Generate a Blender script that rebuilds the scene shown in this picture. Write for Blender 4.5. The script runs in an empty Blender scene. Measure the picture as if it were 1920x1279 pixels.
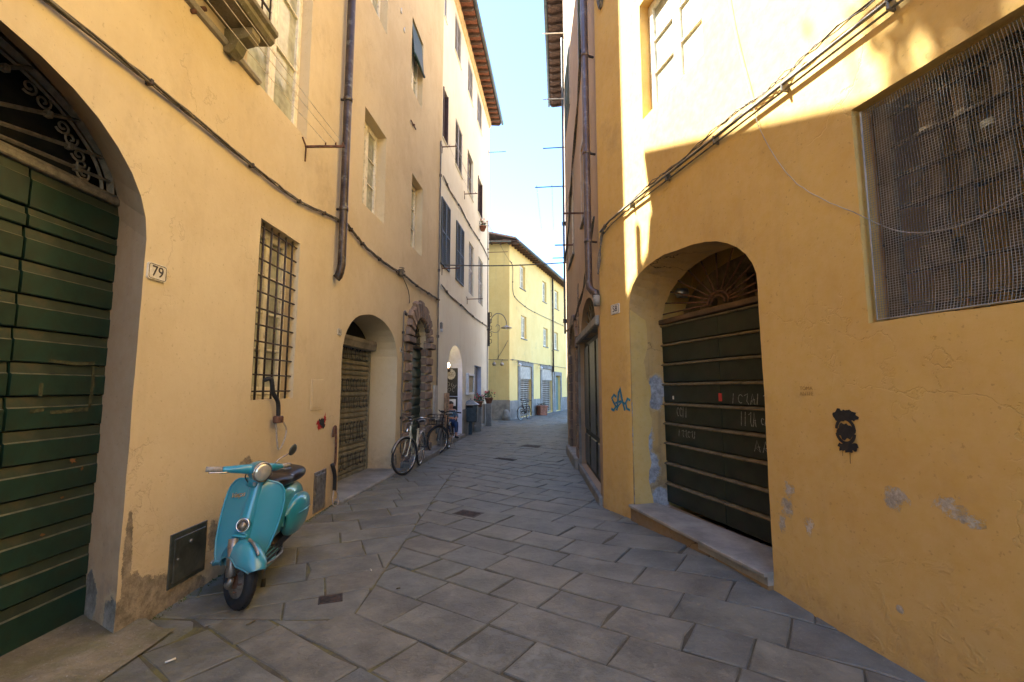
import bpy, math, random
from mathutils import Vector, Matrix, noise
from mathutils.geometry import tessellate_polygon
random.seed(7)
R = math.radians
PI = math.pi
S = bpy.context.scene
C = S.collection

# ------------------------------------------------------------------ camera, sky, sun, exposure
cam = bpy.data.cameras.new('camera'); cam.sensor_width = 36; cam.lens = 36*861/1920
cam.clip_start = .05; cam.clip_end = 400
co = bpy.data.objects.new('camera', cam); C.objects.link(co); S.camera = co
co.location = (0, 0, 1.55); co.rotation_euler = (R(90+5.87), 0, 0)
SUN_AZ, SUN_EL = -78.0, 56.0        # azimuth from +Y, positive towards +X
w = bpy.data.worlds.new('World'); S.world = w; w.use_nodes = True
nt = w.node_tree; nt.nodes.clear()
sky = nt.nodes.new('ShaderNodeTexSky'); sky.sky_type = 'NISHITA'; sky.sun_disc = False
sky.sun_elevation = R(SUN_EL); sky.sun_rotation = R(SUN_AZ)
sky.air_density = 1.0; sky.dust_density = .1; sky.ozone_density = 9
bg = nt.nodes.new('ShaderNodeBackground'); bg.inputs[1].default_value = .12
wo = nt.nodes.new('ShaderNodeOutputWorld')
nt.links.new(sky.outputs[0], bg.inputs[0]); nt.links.new(bg.outputs[0], wo.inputs[0])
sl = bpy.data.lights.new('sun', 'SUN'); sl.energy = 5; sl.angle = R(.53); sl.color = (1, .985, .94)
so = bpy.data.objects.new('sun', sl); C.objects.link(so)
sd = Vector((math.sin(R(SUN_AZ))*math.cos(R(SUN_EL)), math.cos(R(SUN_AZ))*math.cos(R(SUN_EL)), math.sin(R(SUN_EL))))
so.rotation_euler = sd.to_track_quat('Z', 'Y').to_euler()
so.location = sd*40
S.view_settings.view_transform = 'Standard'; S.view_settings.look = 'None'
S.view_settings.exposure = 2.97; S.view_settings.gamma = 1; S.view_settings.use_curve_mapping = False
S.render.engine = 'CYCLES'
S.cycles.max_bounces = 10; S.cycles.diffuse_bounces = 5; S.cycles.glossy_bounces = 4
S.cycles.transmission_bounces = 4; S.cycles.transparent_max_bounces = 12

# ------------------------------------------------------------------ helpers
def sm(a, b, x):
    t = max(0, min(1, (x-a)/(b-a))); return t*t*(3-2*t)
def G(x, y):                                   # height of the street surface
    g = .085*math.exp(-((y-4.15)/1.15)**2)*sm(.7, 1.9, x)
    return g + .012*math.sin(x*1.3+.4)*math.sin(y*.55) - .01*math.exp(-(x/1.1)**2)

class MB:
    """collects shapes, then links them as one mesh object"""
    def __init__(s): s.v = []; s.f = []; s.sm = []; s.mi = []; s.m = 0
    def add(s, vs, fs, smooth=False):
        o = len(s.v); s.v += [Vector(v) for v in vs]
        for f in fs: s.f.append([i+o for i in f]); s.sm.append(smooth); s.mi.append(s.m)
        return s
    def box(s, a, b, fn=None):
        vs = [(x, y, z) for x in (a[0], b[0]) for y in (a[1], b[1]) for z in (a[2], b[2])]
        if fn: vs = [fn(*v) for v in vs]
        return s.add(vs, [(0,1,3,2),(4,6,7,5),(0,4,5,1),(2,3,7,6),(0,2,6,4),(1,5,7,3)])
    def bbox(s, a, b, c=.004, fn=None):        # box with chamfered edges
        lo = [min(a[i], b[i]) for i in range(3)]; hi = [max(a[i], b[i]) for i in range(3)]
        c = min(c, *[(hi[i]-lo[i])*.45 for i in range(3)])
        vs = []; idx = {}
        for k in range(8):
            sg = [(k >> i) & 1 for i in range(3)]
            for ax in range(3):
                p = [(hi[i] if sg[i] else lo[i]) for i in range(3)]
                for i in range(3):
                    if i != ax: p[i] += -c if sg[i] else c
                idx[(k, ax)] = len(vs); vs.append(p)
        fs = []
        for ax in range(3):
            o = [i for i in range(3) if i != ax]
            for sgn in (0, 1):
                ks = [(sgn << ax) | (p << o[0]) | (q << o[1]) for p, q in ((0,0),(1,0),(1,1),(0,1))]
                fs.append([idx[(k, ax)] for k in ks])
            for p in (0, 1):
                for q in (0, 1):
                    k0 = (p << o[0]) | (q << o[1]); k1 = k0 | (1 << ax)
                    fs.append([idx[(k0, o[0])], idx[(k0, o[1])], idx[(k1, o[1])], idx[(k1, o[0])]])
        for k in range(8): fs.append([idx[(k, 0)], idx[(k, 1)], idx[(k, 2)]])
        if fn: vs = [fn(*v) for v in vs]
        return s.add(vs, fs)
    def tube(s, pts, r, n=6, cap=True, smooth=True, closed=False):
        pts = [Vector(p) for p in pts]; m = len(pts)
        rs = r if isinstance(r, (list, tuple)) else [r]*m
        vs = []; up = None
        for i, p in enumerate(pts):
            if closed: t = pts[(i+1) % m]-pts[i-1]
            else: t = pts[min(i+1, m-1)]-pts[max(i-1, 0)]
            if t.length < 1e-9: t = Vector((0, 0, 1))
            t.normalize()
            if up is None: up = Vector((0, 0, 1)) if abs(t.z) < .9 else Vector((1, 0, 0))
            a = t.cross(up)
            if a.length < 1e-6: a = t.orthogonal()
            a.normalize(); b = a.cross(t).normalized(); up = b
            for k in range(n):
                q = 2*PI*k/n; vs.append(p + (a*math.cos(q)+b*math.sin(q))*rs[i])
        fs = []
        for i in range(m if closed else m-1):
            j = (i+1) % m
            for k in range(n): fs.append((i*n+k, i*n+(k+1) % n, j*n+(k+1) % n, j*n+k))
        if cap and not closed:
            fs.append(list(range(n))[::-1]); fs.append([(m-1)*n+k for k in range(n)])
        return s.add(vs, fs, smooth)
    def lathe(s, prof, n=20, M=None, smooth=True, arc=2*PI, cap=True):   # prof: (radius, height)
        vs = []
        for r, h in prof:
            for k in range(n):
                q = arc*k/n; v = Vector((r*math.cos(q), r*math.sin(q), h)); vs.append(M@v if M else v)
        fs = []
        for i in range(len(prof)-1):
            for k in range(n): fs.append((i*n+k, i*n+(k+1) % n, (i+1)*n+(k+1) % n, (i+1)*n+k))
        if cap:
            fs.append(list(range(n))[::-1]); fs.append([(len(prof)-1)*n+k for k in range(n)])
        return s.add(vs, fs, smooth)
    def grid(s, fn, nu, nv, smooth=True, wrap=False):
        vs = [fn(i/(nu if wrap else nu-1), j/(nv-1)) for j in range(nv) for i in range(nu)]
        fs = []
        for j in range(nv-1):
            for i in range(nu if wrap else nu-1):
                k = (i+1) % nu; fs.append((j*nu+i, j*nu+k, (j+1)*nu+k, (j+1)*nu+i))
        return s.add(vs, fs, smooth)
    def prism(s, prof, fn, a, b, smooth=False):   # closed profile swept between a and b ; fn(a,p,q)
        n = len(prof); vs = [fn(a, p, q) for p, q in prof]+[fn(b, p, q) for p, q in prof]
        fs = [(i, (i+1) % n, n+(i+1) % n, n+i) for i in range(n)]
        return s.add(vs, fs+[list(range(n))[::-1], list(range(n, 2*n))], smooth)
    def build(s, name, mat, parent=None, local=False, mods=None, kind=None, label=None):
        me = bpy.data.meshes.new(name)
        org = Vector((0, 0, 0)); base = Vector((0, 0, 0))
        if parent is not None and not local:
            p = parent
            while p: base = base+p.location; p = p.parent
        if not local and s.v:
            lo = [min(v[i] for v in s.v) for i in range(3)]; hi = [max(v[i] for v in s.v) for i in range(3)]
            org = Vector(((lo[0]+hi[0])/2, (lo[1]+hi[1])/2, lo[2]))
        me.from_pydata([v-org for v in s.v], [], s.f)
        me.polygons.foreach_set('use_smooth', s.sm); me.polygons.foreach_set('material_index', s.mi)
        for m in (mat if isinstance(mat, (list, tuple)) else [mat]): me.materials.append(m)
        me.update()
        o = bpy.data.objects.new(name, me); C.objects.link(o); o.parent = parent
        if not local: o.location = org-base
        for md in mods or []:
            q = o.modifiers.new(md[0].lower(), md[0])
            for k, v in md[1].items(): setattr(q, k, v)
        if kind: o['kind'] = kind
        if label: o['label'] = label
        return o

def tag(o, label, cat, group=None):
    o['label'] = label; o['category'] = cat
    if group: o['group'] = group
    return o
def thing(name, loc, label, cat, group=None, rz=0):
    o = bpy.data.objects.new(name, None); C.objects.link(o); o.location = loc; o.rotation_euler = (0, 0, rz)
    o.empty_display_size = .2
    return tag(o, label, cat, group)
def copy_tree(o, parent=None):
    c = o.copy(); C.objects.link(c); c.parent = parent
    for ch in list(o.children): copy_tree(ch, c)
    return c

# ------------------------------------------------------------------ materials
def newmat(name):
    m = bpy.data.materials.new(name); m.use_nodes = True
    n = m.node_tree; n.nodes.clear()
    o = n.nodes.new('ShaderNodeOutputMaterial'); b = n.nodes.new('ShaderNodeBsdfPrincipled')
    n.links.new(b.outputs[0], o.inputs[0]); return m, n, b
class N:
    """short node wiring"""
    def __init__(s, nt): s.t = nt; s.pos = None
    def node(s, ty, **k):
        x = s.t.nodes.new('ShaderNode'+ty)
        for a, b in k.items(): setattr(x, a, b)
        return x
    def L(s, a, b): s.t.links.new(a, b)
    def inp(s, sock, v):
        if hasattr(v, 'links') or hasattr(v, 'is_linked'): s.L(v, sock)
        else: sock.default_value = v
    def P(s):
        if not s.pos: s.pos = s.node('NewGeometry').outputs['Position']
        return s.pos
    def math(s, op, a, b=0.0, c=None, clamp=False):
        x = s.node('Math', operation=op, use_clamp=clamp); s.inp(x.inputs[0], a); s.inp(x.inputs[1], b)
        if c is not None: s.inp(x.inputs[2], c)
        return x.outputs[0]
    def vec(s, op, a, b=(0, 0, 0)):
        x = s.node('VectorMath', operation=op); s.inp(x.inputs[0], a); s.inp(x.inputs[1], b)
        return x.outputs['Value'] if op in ('LENGTH', 'DOT_PRODUCT', 'DISTANCE') else x.outputs[0]
    def noise(s, scale, detail=4, vec=None, rough=.55, col=False, dist=0):
        x = s.node('TexNoise'); s.L(vec or s.P(), x.inputs['Vector'])
        x.inputs['Scale'].default_value = scale; x.inputs['Detail'].default_value = detail
        x.inputs['Roughness'].default_value = rough; x.inputs['Distortion'].default_value = dist
        return x.outputs['Color' if col else 'Fac']
    def step(s, x, a, b):                       # smoothstep a..b -> 0..1
        m = s.node('MapRange', interpolation_type='SMOOTHSTEP'); s.inp(m.inputs[0], x)
        s.inp(m.inputs[1], a); s.inp(m.inputs[2], b)
        return m.outputs[0]
    def mix(s, f, a, b, mode='MIX'):
        x = s.node('Mix', data_type='RGBA', blend_type=mode); s.inp(x.inputs[0], f)
        for i, v in ((6, a), (7, b)):
            if isinstance(v, tuple) and len(v) == 3: v = v+(1,)
            s.inp(x.inputs[i], v)
        return x.outputs[2]
    def bump(s, h, strength=.3, dist=.01, normal=None):
        x = s.node('Bump'); x.inputs['Strength'].default_value = strength; x.inputs['Distance'].default_value = dist
        s.L(h, x.inputs['Height'])
        if normal: s.L(normal, x.inputs['Normal'])
        return x.outputs[0]
def srgb(r, g, b):
    f = lambda c: (c/255/12.92) if c <= 10 else ((c/255+.055)/1.055)**2.4
    return (f(r), f(g), f(b))
def grey(c): return (c, c, c)

def simple(name, col, rough=.6, metal=0, var=.12, scale=6, bump=.15, bs=40, bd=.002, coat=0, dirt=None, coords='obj', spec=.5):
    m, n, b = newmat(name); k = N(n)
    v = k.node('TexCoord').outputs['Object'] if coords == 'obj' else k.P()
    f = k.noise(scale, 5, v); f2 = k.noise(scale*7, 3, v)
    fac = k.math('MULTIPLY_ADD', f, .7, k.math('MULTIPLY', f2, .3))
    d = tuple(c*(1-var*2.2) for c in col); l = tuple(min(1, c*(1+var*1.6)) for c in col)
    c = k.mix(k.step(fac, .3, .7), d, l)
    if dirt: c = k.mix(k.step(k.noise(scale*1.7, 6, v), .52, .72), c, dirt)
    k.L(c, b.inputs['Base Color']); b.inputs['Metallic'].default_value = metal
    k.inp(b.inputs['Roughness'], k.math('MULTIPLY_ADD', f2, .25, rough-.12))
    b.inputs['Coat Weight'].default_value = coat; b.inputs['Coat Roughness'].default_value = .06
    b.inputs['Specular IOR Level'].default_value = spec
    if bump: k.L(k.bump(k.noise(bs, 4, v), bump, bd), b.inputs['Normal'])
    return m

def plaster(name, base, alt, dirt, blobs=(), streak=.25, zdirt=.55, bumpy=1.0, patch=(.33, .31, .29), lump=0, lift=None, damp=.8, rough=.9, fade=None, cracks=0):
    """lime plaster: cloudy colour, run-off streaks, dirt near the ground, peeled patches at given points"""
    m, n, b = newmat(name); k = N(n); P = k.P()
    big = k.noise(.55, 5, rough=.6); mid = k.noise(2.3, 7, rough=.62); fine = k.noise(14, 6)
    c = k.mix(k.step(k.math('MULTIPLY_ADD', big, .6, k.math('MULTIPLY', mid, .4)), .36, .64), base, alt)
    sp = k.node('SeparateXYZ'); k.L(P, sp.inputs[0]); z = sp.outputs[2]
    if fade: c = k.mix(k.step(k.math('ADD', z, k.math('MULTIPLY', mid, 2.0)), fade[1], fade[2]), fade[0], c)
    mp = k.vec('MULTIPLY', P, (2.6, 2.6, .22))
    st = k.step(k.noise(2.2, 6, mp, rough=.65), .5, .78)
    c = k.mix(k.math('MULTIPLY', st, streak), c, dirt)
    blot = k.step(k.noise(1.1, 8, k.vec('ADD', P, (7, 3, 1)), rough=.7), .56, .74)
    c = k.mix(k.math('MULTIPLY', blot, .38), c, dirt)
    lows = k.math('SUBTRACT', zdirt, z)
    low = k.step(k.math('ADD', lows, k.math('MULTIPLY', k.math('SUBTRACT', k.noise(3.1, 7, rough=.7), .5), 1.7)), 0.0, .62)
    c = k.mix(k.math('MULTIPLY', low, damp), c, dirt)
    c = k.mix(k.math('MULTIPLY', fine, .12), c, (1, .95, .85))
    c = k.mix(k.math('MULTIPLY', k.step(k.noise(38, 3), .64, .72), .35), c, dirt)
    h = k.math('MULTIPLY_ADD', k.noise(5, 4), .55, k.math('MULTIPLY', k.noise(45, 5, rough=.7), .16))
    if lump: h = k.math('ADD', h, k.math('MULTIPLY', k.step(k.noise(9, 7, rough=.68, dist=.6), .5, .75), k.math('MULTIPLY', k.step(k.math('ADD', k.math('MULTIPLY', k.noise(1.3, 3), 1.6), k.math('SUBTRACT', .0, z)), .1, .6), lump)))
    if cracks:
        vo = k.node('TexVoronoi', feature='DISTANCE_TO_EDGE'); vo.inputs['Scale'].default_value = .9
        k.L(k.vec('ADD', P, k.vec('MULTIPLY', k.noise(3.5, 6, col=True), (.6, .6, .6))), vo.inputs['Vector'])
        cr = k.math('MULTIPLY', k.step(vo.outputs['Distance'], .007, .0015), k.step(k.noise(.9, 2), .5, .6))
        c = k.mix(k.math('MULTIPLY', cr, cracks), c, tuple(x*.35 for x in dirt)); h = k.math('SUBTRACT', h, k.math('MULTIPLY', cr, .4))
    if blobs:
        wob = k.vec('SUBTRACT', k.noise(6, 9, col=True, rough=.85), (.5, .5, .5)); acc = None
        for (x, y, zz, a, bb, warp) in blobs:    # centre, horizontal half width, half height
            q = k.vec('MULTIPLY', k.vec('SUBTRACT', k.vec('ADD', P, k.vec('MULTIPLY', wob, (warp,)*3)), (x, y, zz)), (1/a, 1/a, 1/bb))
            e = k.vec('LENGTH', q); acc = e if acc is None else k.math('MINIMUM', acc, e)
        msk = k.step(acc, 1.0, .93); rim = k.math('SUBTRACT', k.step(acc, 1.18, 1.0), msk, clamp=True)
        pc = k.mix(k.step(k.noise(9, 8, rough=.8), .3, .7), tuple(x*.5 for x in patch), tuple(min(1, x*1.45) for x in patch))
        c = k.mix(k.math('MULTIPLY', rim, .4), c, (.62, .5, .3)); c = k.mix(msk, c, pc)
        h = k.math('SUBTRACT', k.math('ADD', h, k.math('MULTIPLY', rim, .35)), k.math('MULTIPLY', msk, k.math('SUBTRACT', 1.3, k.math('MULTIPLY', k.noise(16, 8, rough=.75), 1.6))))
    k.L(c, b.inputs['Base Color']); b.inputs['Roughness'].default_value = rough
    b.inputs['Specular IOR Level'].default_value = .25
    k.L(k.bump(h, .55*bumpy, .014), b.inputs['Normal'])
    return m

def stone_mat(name, cols, joint=False, rough=.6, island=False, moss=None, spots=.3, bd=.006):
    m, n, b = newmat(name); k = N(n); P = k.P()
    r = k.node('NewGeometry').outputs['Random Per Island'] if island else k.node('ObjectInfo').outputs['Random']
    ra = k.node('ValToRGB'); k.L(r, ra.inputs[0]); e = ra.color_ramp.elements
    while len(e) < len(cols): e.new(.5)
    for i, c in enumerate(cols): e[i].position = i/(len(cols)-1); e[i].color = c+(1,)
    off = k.node('CombineXYZ'); k.L(k.math('MULTIPLY', r, 37.0), off.inputs[0]); k.L(k.math('MULTIPLY', r, 91.0), off.inputs[1])
    Q = k.vec('ADD', P, off.outputs[0])
    c = ra.outputs[0]
    a = k.noise(2.5, 7, Q, rough=.65); f = k.noise(30, 6, Q, rough=.7)
    c = k.mix(k.step(a, .3, .7), k.mix(1.0, c, (.62, .62, .62), 'MULTIPLY'), k.mix(1.0, c, (1.28, 1.26, 1.2), 'MULTIPLY'))
    c = k.mix(k.math('MULTIPLY', k.step(f, .52, .75), spots), c, (.42, .41, .38))
    c = k.mix(k.math('MULTIPLY', k.step(k.noise(7, 8, Q, rough=.75), .6, .72), .45), c, (.055, .053, .048))
    c = k.mix(k.math('MULTIPLY', k.step(k.noise(55, 2, Q), .68, .74), spots*1.4), c, (.5, .49, .46))
    if moss:
        sp = k.node('SeparateXYZ'); k.L(P, sp.inputs[0])
        mk = k.math('MULTIPLY', k.step(sp.outputs[0], moss[0], moss[1]), k.step(k.noise(5, 7, rough=.7), .42, .62))
        c = k.mix(k.math('MULTIPLY', mk, moss[2]), c, moss[3])
    k.L(c, b.inputs['Base Color'])
    k.inp(b.inputs['Roughness'], k.math('MULTIPLY_ADD', a, .35, rough-.17)); b.inputs['Specular IOR Level'].default_value = .4
    h = k.math('MULTIPLY_ADD', k.noise(6, 6, Q, rough=.6), 1.0, k.math('MULTIPLY', k.noise(70, 4, Q), .22))
    h = k.math('ADD', h, k.math('MULTIPLY', k.step(k.noise(13, 9, Q, rough=.75), .45, .6), .5)); k.L(k.bump(h, .8, bd), b.inputs['Normal'])
    return m

# wall positions used by the peeled patches (same frames as the walls below)
class Wall:
    def __init__(s, P, Q):
        s.P = Vector((P[0], P[1], 0)); d = Vector((Q[0]-P[0], Q[1]-P[1], 0)); s.len = d.length
        s.e = d.normalized(); s.n = s.e.cross(Vector((0, 0, 1)))
    def p(s, u, d, z): v = s.P+s.e*u+s.n*d; return Vector((v.x, v.y, z))
    def off(s, d): a = s.p(0, d, 0); b = s.p(s.len, d, 0); return Wall((a.x, a.y), (b.x, b.y))
    def mat(s, u, d, z): return Matrix((( s.e.x, 0, s.n.x, 0), (s.e.y, 0, s.n.y, 0), (0, 1, 0, 0), (0, 0, 0, 1))).copy() if 0 else \
        Matrix.Translation(s.p(u, d, z))@Matrix(((s.e.x, 0, s.n.x, 0), (s.e.y, 0, s.n.y, 0), (0, 1, 0, 0), (0, 0, 0, 1)))
L1 = Wall((-2.50, 0), (-2.41, 6.4)); L2 = Wall((-2.41, 6.4), (-1.93, 12)); L3 = Wall((-1.93, 12), (-1.05, 20.3))
Y1 = Wall((-.13, 23), (5.2, 36.9)); Y0 = Wall((-6.5, 23.1), (-.13, 23))
R1 = Wall((1.43, 5.55), (3.18, -1.35)); R1a = Wall((1.20, 6.18), (1.43, 5.55)); R2 = Wall((1.47, 12.2), (1.20, 6.18))
def bl(W, u, z, a, b, warp=.16): v = W.p(u, 0, z); return (v.x, v.y, v.z, a, b, warp)

M = {}
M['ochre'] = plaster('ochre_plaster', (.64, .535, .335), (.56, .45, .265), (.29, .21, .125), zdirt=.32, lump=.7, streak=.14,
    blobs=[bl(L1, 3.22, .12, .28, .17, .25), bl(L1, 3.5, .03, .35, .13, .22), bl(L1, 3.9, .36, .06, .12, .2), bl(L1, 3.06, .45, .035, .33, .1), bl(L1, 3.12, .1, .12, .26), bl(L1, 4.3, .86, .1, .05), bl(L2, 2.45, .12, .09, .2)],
    patch=(.27, .22, .15), fade=((.49, .355, .19), .3, 3.0), cracks=.08)  # fade: brown stain low down, with the lower wall's shade mixed into the colour
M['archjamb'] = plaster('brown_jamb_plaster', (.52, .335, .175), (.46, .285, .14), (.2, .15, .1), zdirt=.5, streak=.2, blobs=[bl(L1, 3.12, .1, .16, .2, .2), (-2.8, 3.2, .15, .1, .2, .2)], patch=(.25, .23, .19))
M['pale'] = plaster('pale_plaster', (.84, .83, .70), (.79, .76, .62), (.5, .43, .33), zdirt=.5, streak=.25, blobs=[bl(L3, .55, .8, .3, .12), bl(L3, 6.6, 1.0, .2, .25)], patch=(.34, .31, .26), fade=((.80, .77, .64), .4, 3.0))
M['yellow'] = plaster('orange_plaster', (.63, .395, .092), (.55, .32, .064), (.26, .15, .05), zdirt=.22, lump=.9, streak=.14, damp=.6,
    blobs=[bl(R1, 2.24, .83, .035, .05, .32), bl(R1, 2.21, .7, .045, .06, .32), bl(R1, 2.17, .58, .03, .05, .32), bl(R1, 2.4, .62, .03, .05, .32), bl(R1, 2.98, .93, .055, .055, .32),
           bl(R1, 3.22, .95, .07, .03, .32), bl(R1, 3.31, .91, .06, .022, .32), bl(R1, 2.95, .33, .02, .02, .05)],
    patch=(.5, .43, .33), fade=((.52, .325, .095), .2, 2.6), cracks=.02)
jam = [bl(R1, -.02, z, .13, h, .28) for z, h in ((.45, .25), (.95, .2), (1.3, .12))]
M['jamb'] = plaster('worn_jamb_plaster', (.54, .315, .08), (.42, .235, .055), (.13, .08, .04), zdirt=.9, lump=1.3, streak=.55, cracks=.9,
    blobs=[(R1.p(.0, -.13, 0).x, R1.p(.0, -.13, 0).y, .95, .13, .28, .22), (R1.p(0, -.32, 0).x, R1.p(0, -.32, 0).y, 1.5, .12, .22, .25), (R1.p(0, -.22, 0).x, R1.p(0, -.22, 0).y, .6, .13, .2, .25),
           (R1.p(0, -.05, 0).x, R1.p(0, -.05, 0).y, 1.3, .05, .12, .2), (R1.p(0, -.35, 0).x, R1.p(0, -.35, 0).y, .25, .12, .14, .2), (R1.p(0, -.1, 0).x, R1.p(0, -.1, 0).y, .3, .09, .2, .2)], patch=(.36, .35, .34))
M['tan'] = plaster('tan_plaster', (.47, .33, .195), (.40, .275, .155), (.24, .17, .11), zdirt=1.2, streak=.4, damp=.6)
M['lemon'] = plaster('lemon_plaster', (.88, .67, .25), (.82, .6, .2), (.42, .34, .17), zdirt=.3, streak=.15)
M['lemonshade'] = plaster('shaded_lemon_plaster', (.66, .55, .22), (.6, .48, .18), (.33, .29, .15), zdirt=1.0, streak=.3)  # lemon plaster with the end wall's shade put into its colour
M['rubble'] = stone_mat('rubble_stone', [(.36, .29, .21), (.22, .17, .13), (.44, .37, .28)], island=True)
M['brownstone'] = stone_mat('brown_sandstone', [(.25, .175, .125), (.2, .145, .11), (.29, .21, .155)], spots=.12, rough=.8)
M['greystone'] = stone_mat('grey_stone', [(.26, .26, .24), (.21, .21, .2), (.3, .28, .25)], spots=.25, rough=.75)
M['slab'] = stone_mat('paving_stone', [(.148, .155, .138), (.178, .176, .15), (.135, .147, .142), (.165, .16, .135), (.15, .16, .15)], spots=.14, rough=.55, moss=(-1.2, -2.5, .5, (.13, .125, .05)))
M['farslab'] = stone_mat('far_paving_stone', [(.158, .163, .145), (.178, .175, .152), (.145, .155, .148), (.165, .167, .155)], spots=.2, rough=.55, island=True)
M['joint'] = stone_mat('joint_dirt', [(.085, .08, .06), (.085, .08, .06)], island=True, rough=.95, spots=.1, moss=(.3, -1.3, .9, (.17, .155, .055)))
M['concrete'] = stone_mat('mossy_concrete', [(.22, .19, .13), (.22, .19, .13)], island=True, rough=.95, spots=.35, moss=(2, -3, .55, (.13, .125, .045)))
M['marble'] = stone_mat('worn_marble', [(.29, .27, .235), (.29, .27, .235)], island=True, rough=.7, spots=.3, bd=.003)
M['green'] = simple('dark_green_paint', (.011, .036, .023), .42, var=.2, scale=4, dirt=(.016, .028, .016), bs=30, bump=.25)
M['greenledge'] = simple('lit_green_ledge', (.03, .044, .026), .6, var=.2, scale=5, dirt=(.06, .055, .03))  # paint lightened where the bevelled ledge catches light
M['lip'] = simple('plank_lip_highlight', (.085, .09, .055), .7, var=.3, scale=9)  # thin highlight along the board edge, painted as a lighter colour
M['blackgreen'] = simple('black_green_paint', (.012, .020, .014), .5, var=.25, scale=5, dirt=(.022, .022, .017), bs=30)
M['ledge'] = simple('dusty_wood_ledge', (.135, .11, .062), .8, var=.25, scale=9)
M['iron'] = simple('grey_painted_iron', (.20, .185, .15), .55, var=.2, scale=20)
M['darkiron'] = simple('dark_rusty_iron', (.045, .036, .03), .6, .3, var=.3, scale=25, dirt=(.11, .05, .025))
M['rust'] = simple('rusty_iron', (.13, .06, .035), .8, var=.3, scale=20)
M['cream'] = simple('cream_window_paint', (.80, .75, .60), .5, var=.08, scale=8, dirt=(.5, .43, .3))
M['white'] = simple('white_paint', (.74, .75, .76), .6, var=.05)
M['bluewhite'] = simple('blue_white_paint', (.66, .7, .86), .6, var=.05)
M['copper'] = simple('weathered_copper_pipe', (.075, .056, .046), .45, .5, var=.3, scale=5, dirt=(.2, .2, .17), bs=20)
M['mauve'] = simple('mauve_brown_pipe', (.10, .072, .066), .4, .3, var=.15, scale=5, dirt=(.2, .17, .15))
M['cable'] = simple('old_cable', (.13, .115, .09), .75, var=.3, scale=15, dirt=(.25, .2, .13))
M['conduit'] = simple('grey_conduit', (.17, .155, .13), .4, .4, var=.2, scale=6)
M['zinc'] = simple('zinc_gutter', (.13, .15, .155), .45, .6, var=.15, scale=5)
M['terracotta'] = simple('terracotta', (.33, .135, .08), .85, var=.25, scale=9, dirt=(.2, .1, .06))
M['rooftile'] = simple('dark_roof_tile', (.14, .09, .07), .9, var=.3, scale=9)
M['wooddark'] = simple('dark_eave_wood', (.09, .055, .038), .8, var=.3, scale=9)
M['shutter'] = simple('grey_green_shutter', (.045, .053, .045), .55, var=.15, scale=9)
M['shuttergrey'] = simple('grey_shutter', (.26, .26, .28), .6, var=.1, scale=9)
M['shuttergreen'] = simple('green_shutter', (.055, .095, .08), .55, var=.15, scale=9)
M['brown'] = simple('dark_brown_wood', (.06, .028, .02), .55, var=.25, scale=9)
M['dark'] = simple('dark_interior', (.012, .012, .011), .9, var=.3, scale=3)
M['dim'] = simple('dim_interior_wood', (.125, .088, .045), .85, var=.35, scale=3)
M['rubber'] = simple('black_rubber', (.016, .016, .017), .7, var=.2, scale=30, bs=120)
M['black'] = simple('black_paint', (.012, .012, .013), .35, var=.1)
m, n, b = newmat('enamel_with_road_dust'); k = N(n); b.inputs['Coat Weight'].default_value = .9; b.inputs['Coat Roughness'].default_value = .07; b.inputs['Roughness'].default_value = .3
v = k.node('TexCoord').outputs['Object']; sp = k.node('SeparateXYZ'); k.L(v, sp.inputs[0])
dst = k.math('MULTIPLY', k.step(k.math('ADD', sp.outputs[2], k.math('MULTIPLY', k.noise(9, 7, v, rough=.7), .35)), .72, .38), .38)
scr = k.math('MULTIPLY', k.step(k.noise(30, 5, k.vec('MULTIPLY', v, (1, 1, .12))), .70, .74), .5)
c = k.mix(k.noise(2.5, 3, v), (.014, .225, .31), (.022, .28, .375)); c = k.mix(dst, c, (.16, .15, .12)); c = k.mix(scr, c, (.25, .33, .33)); k.L(c, b.inputs['Base Color'])
k.inp(b.inputs['Coat Weight'], k.math('SUBTRACT', .9, dst)); M['teal'] = m
M['leather'] = simple('black_vinyl', (.013, .010, .011), .33, var=.15, bs=60, bump=.2)
M['chrome'] = simple('chrome', (.62, .6, .56), .2, 1, var=.1, scale=14, bump=.03)
M['steel'] = simple('dull_steel', (.34, .32, .29), .4, .8, var=.2, scale=18)
M['galv'] = simple('painted_sheet_steel', (.075, .085, .075), .35, .4, var=.2, scale=6, dirt=(.12, .11, .085))
M['grip'] = simple('worn_grip', (.36, .32, .27), .6, var=.15, scale=30)
M['bikecream'] = simple('cream_enamel', (.62, .58, .42), .35, var=.08, coat=.4)
M['bluebin'] = simple('blue_grey_bin', (.035, .05, .062), .45, .2, var=.2, scale=9)
M['zincroof'] = simple('pale_zinc', (.3, .34, .38), .4, .5, var=.1)
M['ceramic'] = simple('white_ceramic', (.70, .66, .56), .25, var=.08, bump=0, dirt=(.5, .45, .35))
M['ink'] = simple('sign_ink', (.035, .025, .02), .5, var=.1, bump=0)
M['board'] = simple('blackboard', (.016, .018, .02), .6, var=.2, scale=3)
M['chalk'] = simple('chalk', (.45, .45, .43), .9, var=.3, scale=40, bump=0)
M['paper'] = simple('menu_paper', (.42, .36, .22), .8, var=.25, scale=25)
M['redink'] = simple('red_spray', (.42, .02, .02), .8, var=.2, scale=40, bump=0)
M['blackink'] = simple('black_spray', (.018, .016, .014), .8, var=.2, scale=40, bump=0)
M['bluespray'] = simple('blue_spray', (.02, .17, .27), .8, var=.25, scale=40, bump=0, dirt=(.2, .25, .2))
M['greyspray'] = simple('grey_blue_tag_spray', (.035, .045, .06), .8, var=.3, scale=30, bump=0)
M['mesh'] = simple('pale_plastic_mesh', (.33, .30, .25), .6, var=.15, bump=0)
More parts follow.
